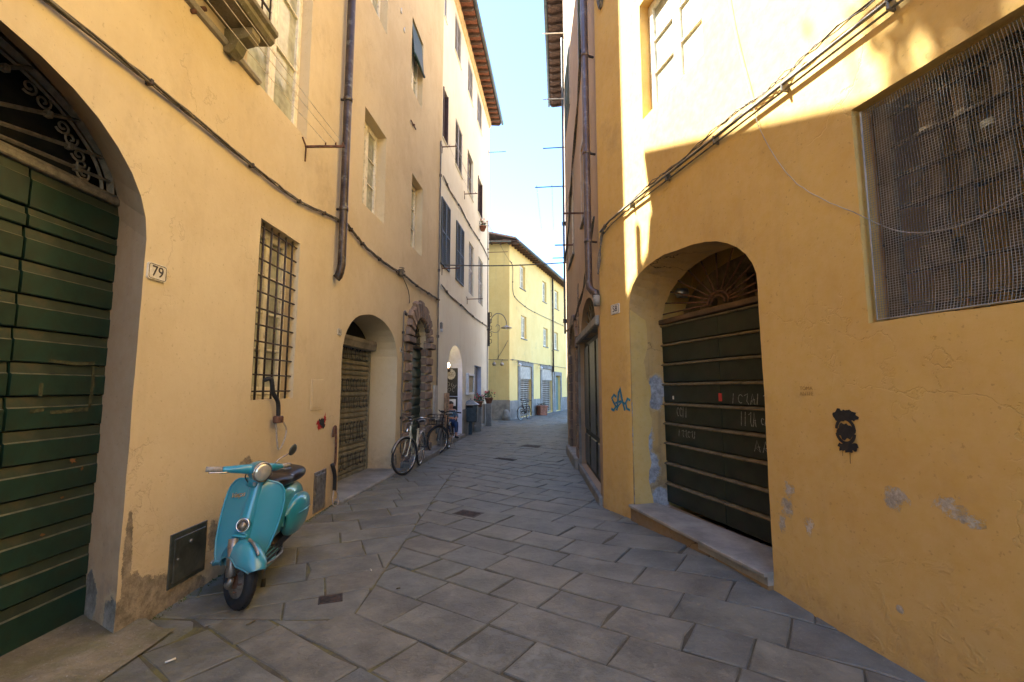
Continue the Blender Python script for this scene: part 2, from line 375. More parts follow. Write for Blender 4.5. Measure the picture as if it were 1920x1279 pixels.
M['roller'] = simple('galvanised_roller', (.24, .225, .165), .5, .35, var=.2, scale=6, dirt=(.16, .13, .08))
M['rollercream'] = simple('cream_roller', (.45, .42, .36), .5, .1, var=.15, scale=6)
M['wood'] = simple('pale_crate_wood', (.42, .26, .14), .8, var=.2, scale=12)
M['leaf'] = simple('geranium_leaf', (.04, .10, .03), .7, var=.3, scale=30)
M['redflower'] = simple('red_petals', (.5, .03, .04), .7, var=.2, scale=30, bump=0)
M['skin'] = simple('skin', (.45, .24, .16), .6, var=.06, bump=0)
M['hair'] = simple('dark_hair', (.02, .014, .01), .6, var=.3, scale=50)
M['shirt'] = simple('blue_check_shirt', (.08, .15, .22), .85, var=.5, scale=25)
M['jeans'] = simple('blue_jeans', (.03, .06, .14), .9, var=.2)
M['greenbox'] = simple('green_box_paint', (.012, .045, .03), .5, var=.15)
M['reddish'] = simple('red_sticker', (.5, .05, .04), .6, var=.1)
M['scratch'] = simple('chalk_tag', (.30, .31, .29), .9, var=.3, scale=60, bump=0)
M['yellowtape'] = simple('old_tape_mark', (.06, .065, .03), .8, var=.3, scale=30, bump=0)
M['glass'] = simple('window_glass', (.44, .45, .34), .06, var=.25, scale=1.5, bump=.04, bs=2, coords='pos')
M['darkglass'] = simple('dark_window_glass', (.03, .035, .035), .05, var=.3, scale=1.5, bump=.04, bs=2, coords='pos')
m, n, b = newmat('lamp_glow'); b.inputs['Base Color'].default_value = (1, .8, .5, 1); b.inputs['Emission Color'].default_value = (1, .72, .36, 1); b.inputs['Emission Strength'].default_value = 6; M['glow'] = m
m, n, b = newmat('headlamp_glass'); b.inputs['Base Color'].default_value = (.62, .6, .5, 1); b.inputs['Roughness'].default_value = .12; b.inputs['Metallic'].default_value = .55
k = N(n); wv = k.node('TexWave'); wv.inputs['Scale'].default_value = 26; k.L(k.node('TexCoord').outputs['Object'], wv.inputs['Vector']); k.L(k.bump(wv.outputs[1], .25, .003), b.inputs['Normal']); M['lens'] = m

# ------------------------------------------------------------------ wall building
def resample(poly, step=.12, jit=0.0, seed=0, like=None):
    out = []; rnd = random.Random(seed); n = len(poly)
    for i in range(n):
        a, b = poly[i], poly[(i+1) % n]; L = math.hypot(b[0]-a[0], b[1]-a[1]); k = max(1, int(L/step))
        if like: c0, c1 = like[i], like[(i+1) % n]; k = max(1, int(math.hypot(c1[0]-c0[0], c1[1]-c0[1])/step))
        for j in range(k):
            t = j/k; x = a[0]+(b[0]-a[0])*t; y = a[1]+(b[1]-a[1])*t
            if jit:
                q = noise.noise(Vector((x*3+seed*9, y*3, seed))); q2 = noise.noise(Vector((x*3, y*3+seed*5, 8+seed)))
                x += jit*(q*1.6+rnd.uniform(-.5, .5)*.5); y += jit*(q2*1.6+rnd.uniform(-.5, .5)*.5)
            out.append((x, y))
    return out
def rect(u0, u1, z0, z1): return [(u0, z0), (u1, z0), (u1, z1), (u0, z1)]
def archp(u0, u1, z0, zs, zt, n=14, pw=1.0):  # rectangle with elliptic head
    c = (u0+u1)/2; a = (u1-u0)/2; pts = [(u0, z0), (u1, z0)]
    for i in range(n+1):
        q = PI*i/n; pts.append((c+a*math.copysign(abs(math.cos(q))**pw, math.cos(q)), zs+(zt-zs)*max(0,math.sin(q))**pw))
    return pts
def wall_part(W, bld, mat, z0, z1, openings, name='wall', u0=0, u1=None, top=None, revealmat=None, outline=None):
    """front face with openings cut through; each opening = dict(o=outer polygon, i=inner polygon, d=depth)"""
    if u1 is None: u1 = W.len
    outer = outline or [(u0, z0), (u1, z0)]+(top or [(u1, z1), (u0, z1)])
    loops = [outer]; data = []
    for q, op in enumerate(openings):
        js = op.get('jit', .004); o = resample(op['o'], .1, js, q+len(openings)*3+int(u1*7)); loops.append(o)
        i = resample(op['i'], .1, like=op['o']) if 'i' in op and len(op['i']) == len(op['o']) else o
        if len(i) != len(o): i = o
        data.append((o, i, op))
    tri = tessellate_polygon([[Vector((a, b, 0)) for a, b in lp] for lp in loops])
    flat = [p for lp in loops for p in lp]
    mb = MB(); mb.add([W.p(u, 0, z) for u, z in flat], tri)
    for o, i, op in data:
        n = len(o); mb.m = op.get('m', 0); d = op['d']
        steps = 3; rings = []
        for s_ in range(steps+1):
            t = s_/steps; rings += [W.p(a[0]+(b_[0]-a[0])*t, -d*t, a[1]+(b_[1]-a[1])*t) for a, b_ in zip(o, i)]
        mb.add(rings, [(r*n+k, r*n+(k+1) % n, (r+1)*n+(k+1) % n, (r+1)*n+k) for r in range(steps) for k in range(n)])
    mats = [mat]+([revealmat] if revealmat else [])
    return mb.build(name, mats, bld)
def wf(W): return lambda u, d, z: W.p(u, d, z)

def casement(bld, W, u0, u1, z0, z1, d, rows=3, mat='cream', glass='glass', leaves=2, name='window', fw=.05):
    """recessed window: frame and leaves as one mesh, each pane its own sub-part"""
    f = wf(W); mb = MB(); a = -d; e = .03
    mb.bbox((u0, a, z0), (u0+fw, a+.05, z1), .005, f); mb.bbox((u1-fw, a, z0), (u1, a+.05, z1), .005, f)
    mb.bbox((u0+fw, a, z1-fw), (u1-fw, a+.05, z1), .005, f); mb.bbox((u0+fw, a, z0), (u1-fw, a+.05, z0+fw*.8), .005, f)
    w = (u1-u0-2*fw)/leaves; panes = []
    for l in range(leaves):
        a0 = u0+fw+l*w+.003; a1 = a0+w-.006; b0 = z0+fw*.8+.003; b1 = z1-fw-.003; s = .055
        mb.bbox((a0, a+.012, b0), (a0+s, a+.065, b1), .006, f); mb.bbox((a1-s, a+.012, b0), (a1, a+.065, b1), .006, f)
        mb.bbox((a0+s, a+.012, b1-s), (a1-s, a+.063, b1), .006, f); mb.bbox((a0+s, a+.012, b0), (a1-s, a+.063, b0+s*1.5), .006, f)
        h = (b1-b0-s*2.5)/rows
        for r in range(rows):
            c0 = b0+s*1.5+r*h
            if r: mb.bbox((a0+s, a+.02, c0-.012), (a1-s, a+.055, c0+.012), .004, f)
            panes.append((a0+s, a1-s, c0, c0+h))
    o = mb.build(name, M[mat], bld)
    for p in panes:
        g = MB(); g.box((p[0]-.005, a+.025, p[2]-.004), (p[1]+.005, a+.031, p[3]-.004), f); g.build('pane', M[glass], o)
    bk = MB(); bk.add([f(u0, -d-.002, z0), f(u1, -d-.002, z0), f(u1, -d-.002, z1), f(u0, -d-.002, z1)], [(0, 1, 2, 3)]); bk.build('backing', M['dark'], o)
    return o
def sill(bld, W, u0, u1, z, mat='greystone', out=.04, h=.05, name='sill', back=.1):
    mb = MB(); mb.bbox((u0, -back, z-h), (u1, out, z), .008, wf(W)); return mb.build(name, M[mat], bld)
def louvre(bld, W, u0, u1, z0, z1, d, mat='shutter', name='shutter', slats=None, th=.035, fr=.05, ribs=True):
    f = wf(W); mb = MB()
    mb.bbox((u0, d, z0), (u0+fr, d+th, z1), .004, f); mb.bbox((u1-fr, d, z0), (u1, d+th, z1), .004, f)
    for a, b in ((z0, z0+fr), ((z0+z1)/2-fr/2, (z0+z1)/2+fr/2), (z1-fr, z1)): mb.bbox((u0+fr, d, a), (u1-fr, d+th, b), .004, f)
    o = mb.build(name, M[mat], bld)
    n = slats or int((z1-z0)/.055); s = MB()
    for i in range(n):
        z = z0+fr+(z1-z0-2*fr)*(i+.5)/n
        s.prism([(th*.1, z+.026), (th*.25, z+.03), (th*.9, z-.018), (th*.75, z-.024)], lambda t, p, q: f(t, d+p, q), u0+fr, u1-fr)
    so_ = s.build('slats', M[mat], o); so_['kind'] = 'stuff'
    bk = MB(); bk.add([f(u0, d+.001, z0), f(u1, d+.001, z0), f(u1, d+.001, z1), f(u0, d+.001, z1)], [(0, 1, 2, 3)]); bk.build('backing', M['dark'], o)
    return o
def ribbon(mb, W, pts, wd, d=.003, n_=None):   # flat painted stroke on a wall
    vs = []; fs = []
    for i, p in enumerate(pts):
        a = pts[max(i-1, 0)]; b = pts[min(i+1, len(pts)-1)]; t = Vector((b[0]-a[0], b[1]-a[1])); t = t.normalized() if t.length else Vector((1, 0))
        q = wd*(.85+.3*random.random())/2; vs += [W.p(p[0]-t.y*q, d, p[1]+t.x*q), W.p(p[0]+t.y*q, d, p[1]-t.x*q)]
        if i: fs.append((2*i-2, 2*i-1, 2*i+1, 2*i))
    mb.add(vs, fs)
def arc(cx, cz, r, a0, a1, n=10, rz=None):
    return [(cx+r*math.cos(R(a0+(a1-a0)*i/n)), cz+(rz or r)*math.sin(R(a0+(a1-a0)*i/n))) for i in range(n+1)]
def blob(mb, W, cx, cz, rx, rz, d=.003, n=22, rough=.25, seed=1):
    vs = [W.p(cx, d, cz)]
    for i in range(n):
        q = 2*PI*i/n; k = 1+rough*noise.noise(Vector((math.cos(q)*1.7+seed*5, math.sin(q)*1.7, seed)))*2
        vs.append(W.p(cx+rx*k*math.cos(q), d, cz+rz*k*math.sin(q)))
    mb.add(vs, [(0, i+1, (i+1) % n+1) for i in range(n)])
def text(parent, s, Mx, size, mat, name='lettering', shear=0, ext=.001, cx=True):
    cu = bpy.data.curves.new(name, 'FONT'); cu.body = s; cu.size = size; cu.extrude = ext; cu.shear = shear
    cu.align_x = 'CENTER' if cx else 'LEFT'; cu.align_y = 'CENTER'; cu.resolution_u = 3
    me0 = bpy.data.objects.new(name, cu); C.objects.link(me0)
    dg = bpy.context.evaluated_depsgraph_get(); me = bpy.data.meshes.new_from_object(me0.evaluated_get(dg))
    bpy.data.objects.remove(me0); me.materials.clear(); me.materials.append(mat)
    o = bpy.data.objects.new(name, me); C.objects.link(o); o.parent = parent
    base = Vector(); p = parent
    while p: base = base+p.location; p = p.parent
    o.matrix_local = Matrix.Translation(-base)@Mx
    return o
def pipe(mb, pts, r, n=8): mb.tube(pts, r, n)
def smooth_path(pts, k=6):
    pts = [Vector(p) for p in pts]; out = []
    for i in range(len(pts)-1):
        p0 = pts[max(i-1, 0)]; p1 = pts[i]; p2 = pts[i+1]; p3 = pts[min(i+2, len(pts)-1)]
        for j in range(k):
            t = j/k; out.append(.5*((2*p1)+(p2-p0)*t+(2*p0-5*p1+4*p2-p3)*t*t+(3*p1-p0-3*p2+p3)*t**3))
    out.append(pts[-1]); return out
def cable(name, W, pts, r, label, strands=1, d=.03, wob=.006, mat='cable', cat='cable', clips=True, group=None):
    """pts (u, z) along a wall; a bundle of strands with clips"""
    t = thing(name, W.p(pts[0][0], 0, pts[0][1]), label, cat, group)
    path = smooth_path([(u, 0, z) for u, z in pts], 8)
    for s in range(strands):
        mb = MB(); q = []
        for i, p in enumerate(path):
            a = s*2.1+i*.5; off = r*1.1*(strands > 1)
            q.append(W.p(p.x, d+off*math.sin(a)+wob*noise.noise(Vector((i*.4, s*7, 1))), p.z+off*math.cos(a)*1.3+wob*1.5*noise.noise(Vector((i*.5, s*5, 3)))))
        mb.tube(q, r, 6); mb.build('strand', M[mat], t)
    if clips:
        L = len(path)
        for i in range(4, L-2, 9):
            p = path[i]; mb = MB(); rr = r*(1.8 if strands > 1 else 1.25)
            mb.bbox((p.x-.012, 0, p.z-rr*1.5), (p.x+.012, d+rr*1.3, p.z+rr*1.5), .004, wf(W)); mb.build('clip', M['darkiron'], t)
    return t
def downpipe(name, x, y, z0, z1, r, label, mat, W, bend=None, collars=(), foot=None):
    t = thing(name, (x, y, z0), label, 'drainpipe')
    pts = [(x, y, z1), (x, y, z0+.1)]
    if bend: pts = [(x, y, z1), (x, y, z0+.28)]+[Vector((x, y, z0))+Vector(b) for b in bend]
    mb = MB(); mb.tube(pts, r, 14); mb.build('pipe', M[mat], t)
    for z in collars:
        mb = MB(); mb.tube([(x, y, z-.025), (x, y, z+.025)], r*1.13, 14); mb.build('collar', M[mat], t)
        c = Vector((x, y, z)); b = MB(); b.box((-.012, -r*.5, -.012), (.012, .14, .012), lambda a, q, e: c-W.n*q*1.0+W.e*a+Vector((0, 0, e))); b.build('bracket', M['darkiron'], t)
    return t
def body(W, bld, u0, u1, z1, depth, mat, z0=-.3, front=-.75, name='side_walls', skew=0):
    """the rest of the building behind its street wall: end walls, back and roof deck"""
    f = wf(W); mb = MB()
    a, b = u0, u1
    mb.add([f(a, -.01, z0), f(a+skew, -depth, z0), f(a+skew, -depth, z1), f(a, -.01, z1)], [(0, 1, 2, 3)])
    mb.add([f(b, -.01, z0), f(b, -depth, z0), f(b, -depth, z1), f(b, -.01, z1)], [(3, 2, 1, 0)])
    mb.add([f(a+skew, -depth, z0), f(b, -depth, z0), f(b, -depth, z1), f(a+skew, -depth, z1)], [(0, 1, 2, 3)])
    mb.add([f(a-skew*front/depth, front, z0), f(b, front, z0), f(b, front, z1), f(a-skew*front/depth, front, z1)], [(0, 1, 2, 3)])
    return mb.build(name, mat, bld)
def roof_slab(W, bld, u0, u1, z, depth, over, mat='rooftile', rise=.35, name='roof', th=.07, skew=0):
    f = wf(W); mb = MB()
    pr = [(over, z-.02), (over, z+th), (-depth/2, z+th+rise*depth/2), (-depth, z+th), (-depth, z-.02), (-depth/2, z+rise*depth/2-.02)]
    mb.prism(pr, lambda t, p, q: f(t+(skew*(over-p)/depth if t < (u0+u1)/2 else 0), p, q), u0, u1)
    return mb.build(name, M[mat], bld)
def eave(W, bld, u0, u1, z, over, pitch=.5, tilemat='terracotta', raf='wooddark', drop=.12, tile_w=None, gutter='zinc', gr=.06):
    """rafters carrying flat terracotta tiles, seen from below, and a gutter"""
    f = wf(W); n = int((u1-u0)/pitch)
    for i in range(n+1):
        u = u0+(u1-u0)*i/n; mb = MB()
        mb.prism([(-.05, z+.0), (-.05, z-.11), (over*.8, z-.11-drop*.8), (over-.03, z-.05-drop), (over-.03, z-drop)], lambda t, p, q: f(t, p, q), u-.04, u+.04)
        mb.build('rafter', M[raf], bld)
        if i < n:
            for k in range(2):
                a = -.04+over*k/2; b = a+over/2+.01; mb = MB(); za = z-drop*(a/over)+.003; zb = z-drop*(b/over)+.003
                u2 = u+(u1-u0)/n; g = .008
                mb.prism([(a, za), (b-g, zb), (b-g, zb+.035), (a, za+.035)], lambda t, p, q: f(t, p, q), u+.02, u2-.02); mb.build('tile', M[tilemat], bld)
    mb = MB(); mb.prism([(-.3, z+.05), (over+.02, z-drop+.04), (over+.02, z-drop+.08), (-.3, z+.16)], lambda t, p, q: f(t, p, q), u0-.1, u1+.1); mb.build('roof_edge', M['rooftile'], bld)
    g = MB(); g.grid(lambda a, b: f(u0-.1+(u1-u0+.2)*b, over+gr*(1+math.cos(PI+PI*a)) - .01, z-drop-.0-gr*math.sin(PI*a)+.03), 9, 2)
    g.build('gutter', M[gutter], bld, mods=[('SOLIDIFY', dict(thickness=.006))])

# ================================================================== STREET
def clip(poly, a, b, c):                       # keep a*x+b*y<=c
    out = []
    for i in range(len(poly)):
        p, q = poly[i], poly[(i+1) % len(poly)]; dp = a*p[0]+b*p[1]-c; dq = a*q[0]+b*q[1]-c
        if dp <= 0: out.append(p)
        if (dp < 0) != (dq < 0) and abs(dp-dq) > 1e-9:
            t = dp/(dp-dq); out.append((p[0]+(q[0]-p[0])*t, p[1]+(q[1]-p[1])*t))
    return out
def area(p): return abs(sum(p[i][0]*p[(i+1) % len(p)][1]-p[(i+1) % len(p)][0]*p[i][1] for i in range(len(p))))/2
def inset(poly, d):
    for i in range(len(poly)-1, -1, -1): pass
    base = list(poly)
    sgn = sum(base[i][0]*base[(i+1) % len(base)][1]-base[(i+1) % len(base)][0]*base[i][1] for i in range(len(base)))
    if sgn < 0: base = base[::-1]
    out = base
    for i in range(len(base)):
        p, q = base[i], base[(i+1) % len(base)]; ex, ey = q[0]-p[0], q[1]-p[1]; L = math.hypot(ex, ey)
        if L < 1e-6: continue
        nx, ny = ey/L, -ex/L; out = clip(out, nx, ny, nx*p[0]+ny*p[1]-d)
        if len(out) < 3: return []
    return out
gm = MB(); gx = [-9+i*.5 for i in range(47)]; gy = [-12+i*.5 for i in range(110)]
gm.add([(x, y, G(x, y)-.009) for y in gy for x in gx], [(j*47+i, j*47+i+1, (j+1)*47+i+1, (j+1)*47+i) for j in range(109) for i in range(46)], True)
street = gm.build('street', M['joint']); street['kind'] = 'structure'; street['label'] = 'narrow street paved with worn grey stone slabs'
far = MB(); far.add([(-150, -150, -.14), (150, -150, -.14), (150, 150, -.14), (-150, 150, -.14)], [(0, 1, 2, 3)])
go = far.build('ground', M['concrete']); go['kind'] = 'structure'
cand = []
def field(ang, y0, y1, x0, x1, keep, rl=(.28, .46), ll=(.32, .85), seed=3):
    rnd = random.Random(seed); ca, sa = math.cos(R(ang)), math.sin(R(ang))
    vmin = -45; v = vmin
    while v < 45:
        h = rnd.uniform(*rl); u = -45+rnd.random(); slant = 0
        while u < 45:
            l = rnd.uniform(*ll); j = rnd.uniform(-.035, .035)
            q = [(u, v), (u+l, v), (u+l+slant, v+h), (u, v+h)]
            q = [(a, b) for a, b in ((u+0.0, v), (u+l, v), (u+l, v+h), (u, v+h))]
            poly = [(a*ca-b*sa, a*sa+b*ca) for a, b in q]
            cx = sum(p[0] for p in poly)/4; cy = sum(p[1] for p in poly)/4
            if x0 < cx < x1 and y0 < cy < y1:
                k = keep(poly, cx, cy)
                if k and len(k) > 2 and area(k) > .006: cand.append(k)
            u += l
        v += h
def xl(y):
    return -3.1 if y < 9.6 else (-2.5+(y-9.6)*.1 if y < 20 else -5)
def xr(y):
    if y < 5.6: return 2.0+(5.55-y)*.26
    if y < 12.2: return 1.75
    return 2.2+(y-12.2)*.23
def keepA(poly, cx, cy):
    if not (xl(cy)-.2 < cx < xr(cy)+.3): return None
    if cy > 9: return poly
    if cx < -1.1 and cy > 3.3:
        k = clip(poly, -1, 0, 1.1) if cy > 3.6 else clip(poly, 0, 1, 3.3)
        return k
    if cy >= 3.3: return clip(poly, -1, 0, 1.1) if min(p[0] for p in poly) < -1.1 else poly
    return clip(poly, 0, 1, 3.3) if cx < -1.1 else poly
def keepB(poly, cx, cy):
    if cx < -3.1: return None
    k = clip(poly, 1, 0, -1.1); k = clip(k, 0, -1, -3.3) if len(k) > 2 else k
    return clip(k, 0, 1, 9.1) if len(k) > 2 else k
field(-34, .6, 34, -5.5, 7, keepA)
field(24, 2.8, 9.4, -3.3, -.7, keepB, (.34, .46), (.5, .9), 5)
def slab_mesh(mb, poly, rnd, gap=.0055):
    p = inset(poly, gap/2*rnd.uniform(.6, 1.7))
    if len(p) < 3: return False
    pts = []
    for i in range(len(p)):
        a, b = p[i], p[(i+1) % len(p)]; L = math.hypot(b[0]-a[0], b[1]-a[1]); n = max(1, min(4, int(L/.17)))
        nx, ny = -(b[1]-a[1])/(L+1e-9), (b[0]-a[0])/(L+1e-9)
        for j in range(n):
            t = j/n; w_ = rnd.uniform(0, .009)+(rnd.uniform(.0, .022) if rnd.random() < .12 else 0)
            pts.append((a[0]+(b[0]-a[0])*t+nx*w_, a[1]+(b[1]-a[1])*t+ny*w_))
    cx = sum(q[0] for q in pts)/len(pts); cy = sum(q[1] for q in pts)/len(pts)
    tx, ty, dz = rnd.gauss(0, .006), rnd.gauss(0, .006), rnd.gauss(0, .0022)
    zt = lambda x, y: G(x, y)+dz+tx*(x-cx)+ty*(y-cy)
    n = len(pts); r = .008
    def sh(q, d): v = Vector((cx-q[0], cy-q[1])); L = v.length; return (q[0]+v.x/L*d, q[1]+v.y/L*d)
    vs = [(q[0], q[1], zt(*q)-.045) for q in pts]+[(q[0], q[1], zt(*q)-.006) for q in pts]
    vs += [(*sh(q, r), zt(*q)) for q in pts]+[(cx, cy, zt(cx, cy)+.002)]
    fs = [(i, (i+1) % n, n+(i+1) % n, n+i) for i in range(n)]+[(n+i, n+(i+1) % n, 2*n+(i+1) % n, 2*n+i) for i in range(n)]
    fs += [(2*n+i, 2*n+(i+1) % n, 3*n) for i in range(n)]
    mb.add(vs, fs); return True
def cd(p): return sum(q[1] for q in p)/len(p)
cand.sort(key=lambda p: (cd(p) < 1.9, cd(p)))
rnd = random.Random(11); farmb = MB()
holes = [(-1.352, 3.6, .085, .085), (-.546, 5.92, .19, .13)]
cnt = 0
for p in cand:
    if cnt < 296:
        mb = MB()
        if slab_mesh(mb, p, rnd): mb.build('slab', M['slab'], street); cnt += 1
    else: slab_mesh(farmb, p, rnd)
farmb.build('far_slabs', M['farslab'], street, kind='stuff')

# small drain covers set in the paving
def cover(name, x, y, a, b, rz, label, mat):
    t = thing(name, (x, y, G(x, y)), label, 'drain cover', None, rz)
    mb = MB(); mb.bbox((-a, -b, -.02), (a, b, .006), .004); mb.build('frame', M[mat], t, local=True)
    n = 5
    for i in range(n):
        mb = MB(); y0 = -b*.75+b*1.5*i/n; mb.bbox((-a*.8, y0, .004), (a*.8, y0+b*1.5/n*.55, .012), .002); mb.build('slat', M['darkiron'], t, local=True)
cover('drain_cover', -1.352, 3.6, .085, .07, R(20), 'small square rusty drain cover near the scooter stand', 'darkiron')
cover('drain_cover', -.546, 5.92, .17, .12, R(-30), 'slotted dark iron drain grate in mid street', 'darkiron')
cover('drain_cover', .55, 12.6, .3, .22, R(-34), 'flat iron cover in the paving beside the brown house', 'darkiron')
cover('drain_cover', -.15, 10.4, .26, .1, R(-34), 'long narrow iron cover in the paving past the cream bicycle', 'darkiron')

# ================================================================== L1: ochre house with the green carriage door
bA = thing('building', L1.p(3, -2, 0), 'ochre plastered house with big green carriage door and number 79', 'building')
opA = dict(o=archp(.7, 3.0, .0, 2.55, 3.33, 18), i=archp(.5, 3.24, .0, 2.78, 3.62, 18), d=.42, m=1)
opB = dict(o=rect(4.32, 5.12, 1.44, 3.2), d=.2)
opC = dict(o=rect(3.95, 5.15, 4.47, 6.7), d=.2)
opD = dict(o=rect(1.1, 2.4, 4.7, 7.2), d=.2)
wall_part(L1, bA, M['ochre'], -.3, 9.55, [opA, opB, opC, opD], u0=-12, u1=6.4, top=[(6.4, 8.5), (5.95, 9.1), (5.88, 9.55), (-12, 9.55)], revealmat=M['archjamb'])  # far end of the unseen wall top cut down for the sun streak
body(L1, bA, -12, 5.87, 9.5, 7, M['ochre'], front=-.8); body(L1, bA, 5.875, 6.4, 8.5, 3, M['ochre'], front=-.8, name='sun_gap_wall')  # unseen end kept low so the sun streak reaches the orange wall
roof_slab(L1, bA, -12, 5.86, 9.53, 7, .47)
# carriage door: planks in two leaves
f = wf(L1.off(-.42)); dA = MB(); dA.add([f(.5, -.06, 0), f(3.26, -.06, 0), f(3.26, -.06, 2.9), f(.5, -.06, 2.9)], [(0, 1, 2, 3)])
door = dA.build('carriage_door', M['blackgreen'], bA)
zz = [.02, .3]+[.3+.2*i for i in range(1, 12)]+[2.62, 2.86]
zz = sorted(set([round(z, 3) for z in zz if z < 2.55]+[2.62, 2.86]))
for i in range(len(zz)-1):
    for a, b in ((.5, 2.62), (2.63, 3.25)):
        z0, z1 = zz[i], zz[i+1]; lp = min(.06, (z1-z0)*.33); mb = MB()
        pr = [(-.05, z0+.006), (.012, z0+.006), (.017, z0+.012), (.017, z1-lp-.008), (.006, z1-lp), (.001, z1-.002), (-.05, z1-.002)]
        dj, tj = random.uniform(-.004, .004), random.uniform(-.003, .003); mb.prism(pr, lambda t, p, q: f(t, p+dj, q+tj*(t-a)), a, b-.006)
        o = mb.build('plank', [M['green'], M['greenledge'], M['lip']], door)
        o.data.polygons[4].material_index = 1; o.data.polygons[3].material_index = 2
mb = MB()
for pts in ([(2.83, 1.72), (3.0, 1.71), (3.14, 1.72)], [(3.13, 1.7), (3.14, 1.58), (3.13, 1.42)], [(2.8, 1.58), (2.8, 1.5)], [(2.75, 1.41), (2.83, 1.42)], [(2.87, 1.4), (3.12, 1.41)]):
    ribbon(mb, L1.off(-.42), pts, .022, .0185)
mb.build('tape_marks', M['yellowtape'], door)
mb = MB(); ow = L1.off(-.42)
for q, (a, b, r) in enumerate([(3.12, 1.02, .012), (3.05, 1.08, .02), (2.9, .66, .012), (2.72, 1.2, .015), (3.0, .86, .01)]): blob(mb, ow, a, b, r, r*.8, .0182, 10, .5, q)
mb.build('paint_chips', simple('orange_primer', (.2, .09, .03), .8, bump=0), door, kind='stuff')
mb = MB(); mb.bbox((.5, -.04, 2.865), (3.25, .03, 2.915), .008, f); mb.bbox((.5, -.02, 2.915), (3.25, .01, 2.94), .006, f); mb.build('transom', M['iron'], bA)
# fanlight: dark glass, arched frame, radial bars and scrolls
ct = (1.87, 2.9); fan = MB(); pts = archp(.52, 3.22, 2.9, 2.92, 3.6, 20)
fan.add([f(u, -.12, z) for u, z in pts], [list(range(len(pts)))]); fano = fan.build('fanlight', M['darkglass'], bA)
def elarc(W, cu, cz, ru, rz_, a0, a1, n, r, d, name, mat, par, sq=False):
    mb = MB(); mb.tube([W.p(cu+ru*math.cos(R(a0+(a1-a0)*i/n)), d, cz+rz_*math.sin(R(a0+(a1-a0)*i/n))) for i in range(n+1)], r, 4 if sq else 6, smooth=not sq); return mb.build(name, M[mat], par)
LD = L1.off(-.42)
elarc(LD, 1.87, 2.92, 1.32, .66, 0, 180, 30, .03, -.03, 'arched_rim', 'iron', fano, True)
elarc(LD, 1.87, 2.92, 1.24, .60, 0, 180, 30, .013, -.02, 'inner_rim', 'iron', fano, True)
for a in (9, 22, 38, 57, 78, 102, 123, 142, 158, 171):
    t = R(a); mb = MB(); q0 = (ct[0]+.16*math.cos(t), ct[1]+.1*math.sin(t)); q1 = (ct[0]+1.3*math.cos(t), ct[1]+.66*math.sin(t))
    mb.tube([f(q0[0], -.01, q0[1]+.02), f(q1[0], -.01, q1[1]+.02)], .013, 4, smooth=False)
    c = (ct[0]+1.05*math.cos(t), ct[1]+.535*math.sin(t)+.02); mb.bbox((c[0]-.016, -.028, c[1]-.022), (c[0]+.016, .012, c[1]+.022), .004, f)
    mb.build('radial_bar', M['iron'], fano)
for a in (4, 15.5, 30, 47, 67, 90):
    for sgn in (-1, 1):
        for mir in ((0, 1) if a < 90 else (0,)):
            t = R(a+sgn*3.0 if not mir else 180-a-sgn*3.0); c = Vector((ct[0]+1.1*math.cos(t), ct[1]+.02+.56*math.sin(t)))
            sp = []; q0 = t+(PI if sgn > 0 else 0); rr = .052
            for i in range(17):
                q = i/16; an = (q0+sgn*q*3.3*PI*.8)*(1 if not mir else 1); r = rr*(1-q*.78); sp.append(f(c.x+r*math.cos(an), -.01, c.y+r*math.sin(an)*.9))
            mb = MB(); mb.tube(sp, .0075, 5); mb.build('scroll', M['iron'], fano)
# barred window
o = casement(bA, L1, 4.32, 5.12, 1.44, 3.2, .19, rows=4)
g = MB(); g.box((4.33, -.05, 1.455), (4.36, -.02, 3.185), wf(L1)); grille = g.build('window_grille', M['darkiron'], bA)
for i in range(11):
    z = 1.52+i*(3.14-1.52)/10.; mb = MB(); mb.tube([L1.p(4.3, -.035, z), L1.p(5.13, -.035, z)], .009, 6); mb.build('bar', M['darkiron'], grille)
for i in range(5):
    u = 4.44+i*.145; mb = MB(); mb.tube([L1.p(u, -.035, 1.43), L1.p(u, -.035, 3.19)], .0105, 6); mb.build('bar', M['darkiron'], grille)
# upper window, balcony, moulding
casement(bA, L1, 3.95, 5.15, 4.47, 6.7, .17, rows=3)
casement(bA, L1, 1.1, 2.4, 4.7, 7.2, .17, rows=3)
fb = wf(L1); bal = MB()
bal.prism([(0, 4.62), (.27, 4.62), (.30, 4.65), (.30, 4.69), (.33, 4.71), (.33, 4.75), (0, 4.75)], lambda t, p, q: fb(t, p, q), .4, 3.86)
bo = bal.build('balcony_slab', M['concrete'], bA)
for u in (.9, 2.35, 3.68):
    mb = MB(); mb.prism([(0, 4.6), (0, 4.40), (.05, 4.38), (.1, 4.42), (.13, 4.5), (.2, 4.52), (.24, 4.56), (.24, 4.61)], lambda t, p, q: fb(t, p, q), u-.06, u+.06); mb.build('corbel', M['concrete'], bo)
mb = MB(); mb.prism([(0, 4.44), (.03, 4.445), (.045, 4.47), (.03, 4.50), (0, 4.51)], lambda t, p, q: fb(t, p, q), .3, 4.13); mb.build('moulding', M['marble'], bA)
mb = MB(); mb.tube([L1.p(.45, .28, 4.9), L1.p(3.8, .28, 4.9)], .012, 6); mb.tube([L1.p(.45, .28, 5.6), L1.p(3.8, .28, 5.6)], .016, 6)
for i in range(28): mb.tube([L1.p(.5+i*.122, .28, 4.74), L1.p(.5+i*.122, .28, 5.6)], .008, 5)
mb.build('balcony_railing', M['darkiron'], bo)
for u, z in ((3.34, 4.53), (3.24, 4.42)):
    mb = MB(); mb.tube([L1.p(u, -.01, z), L1.p(u, .035, z)], .018, 8); mb.build('iron_peg', M['rust'], bA)
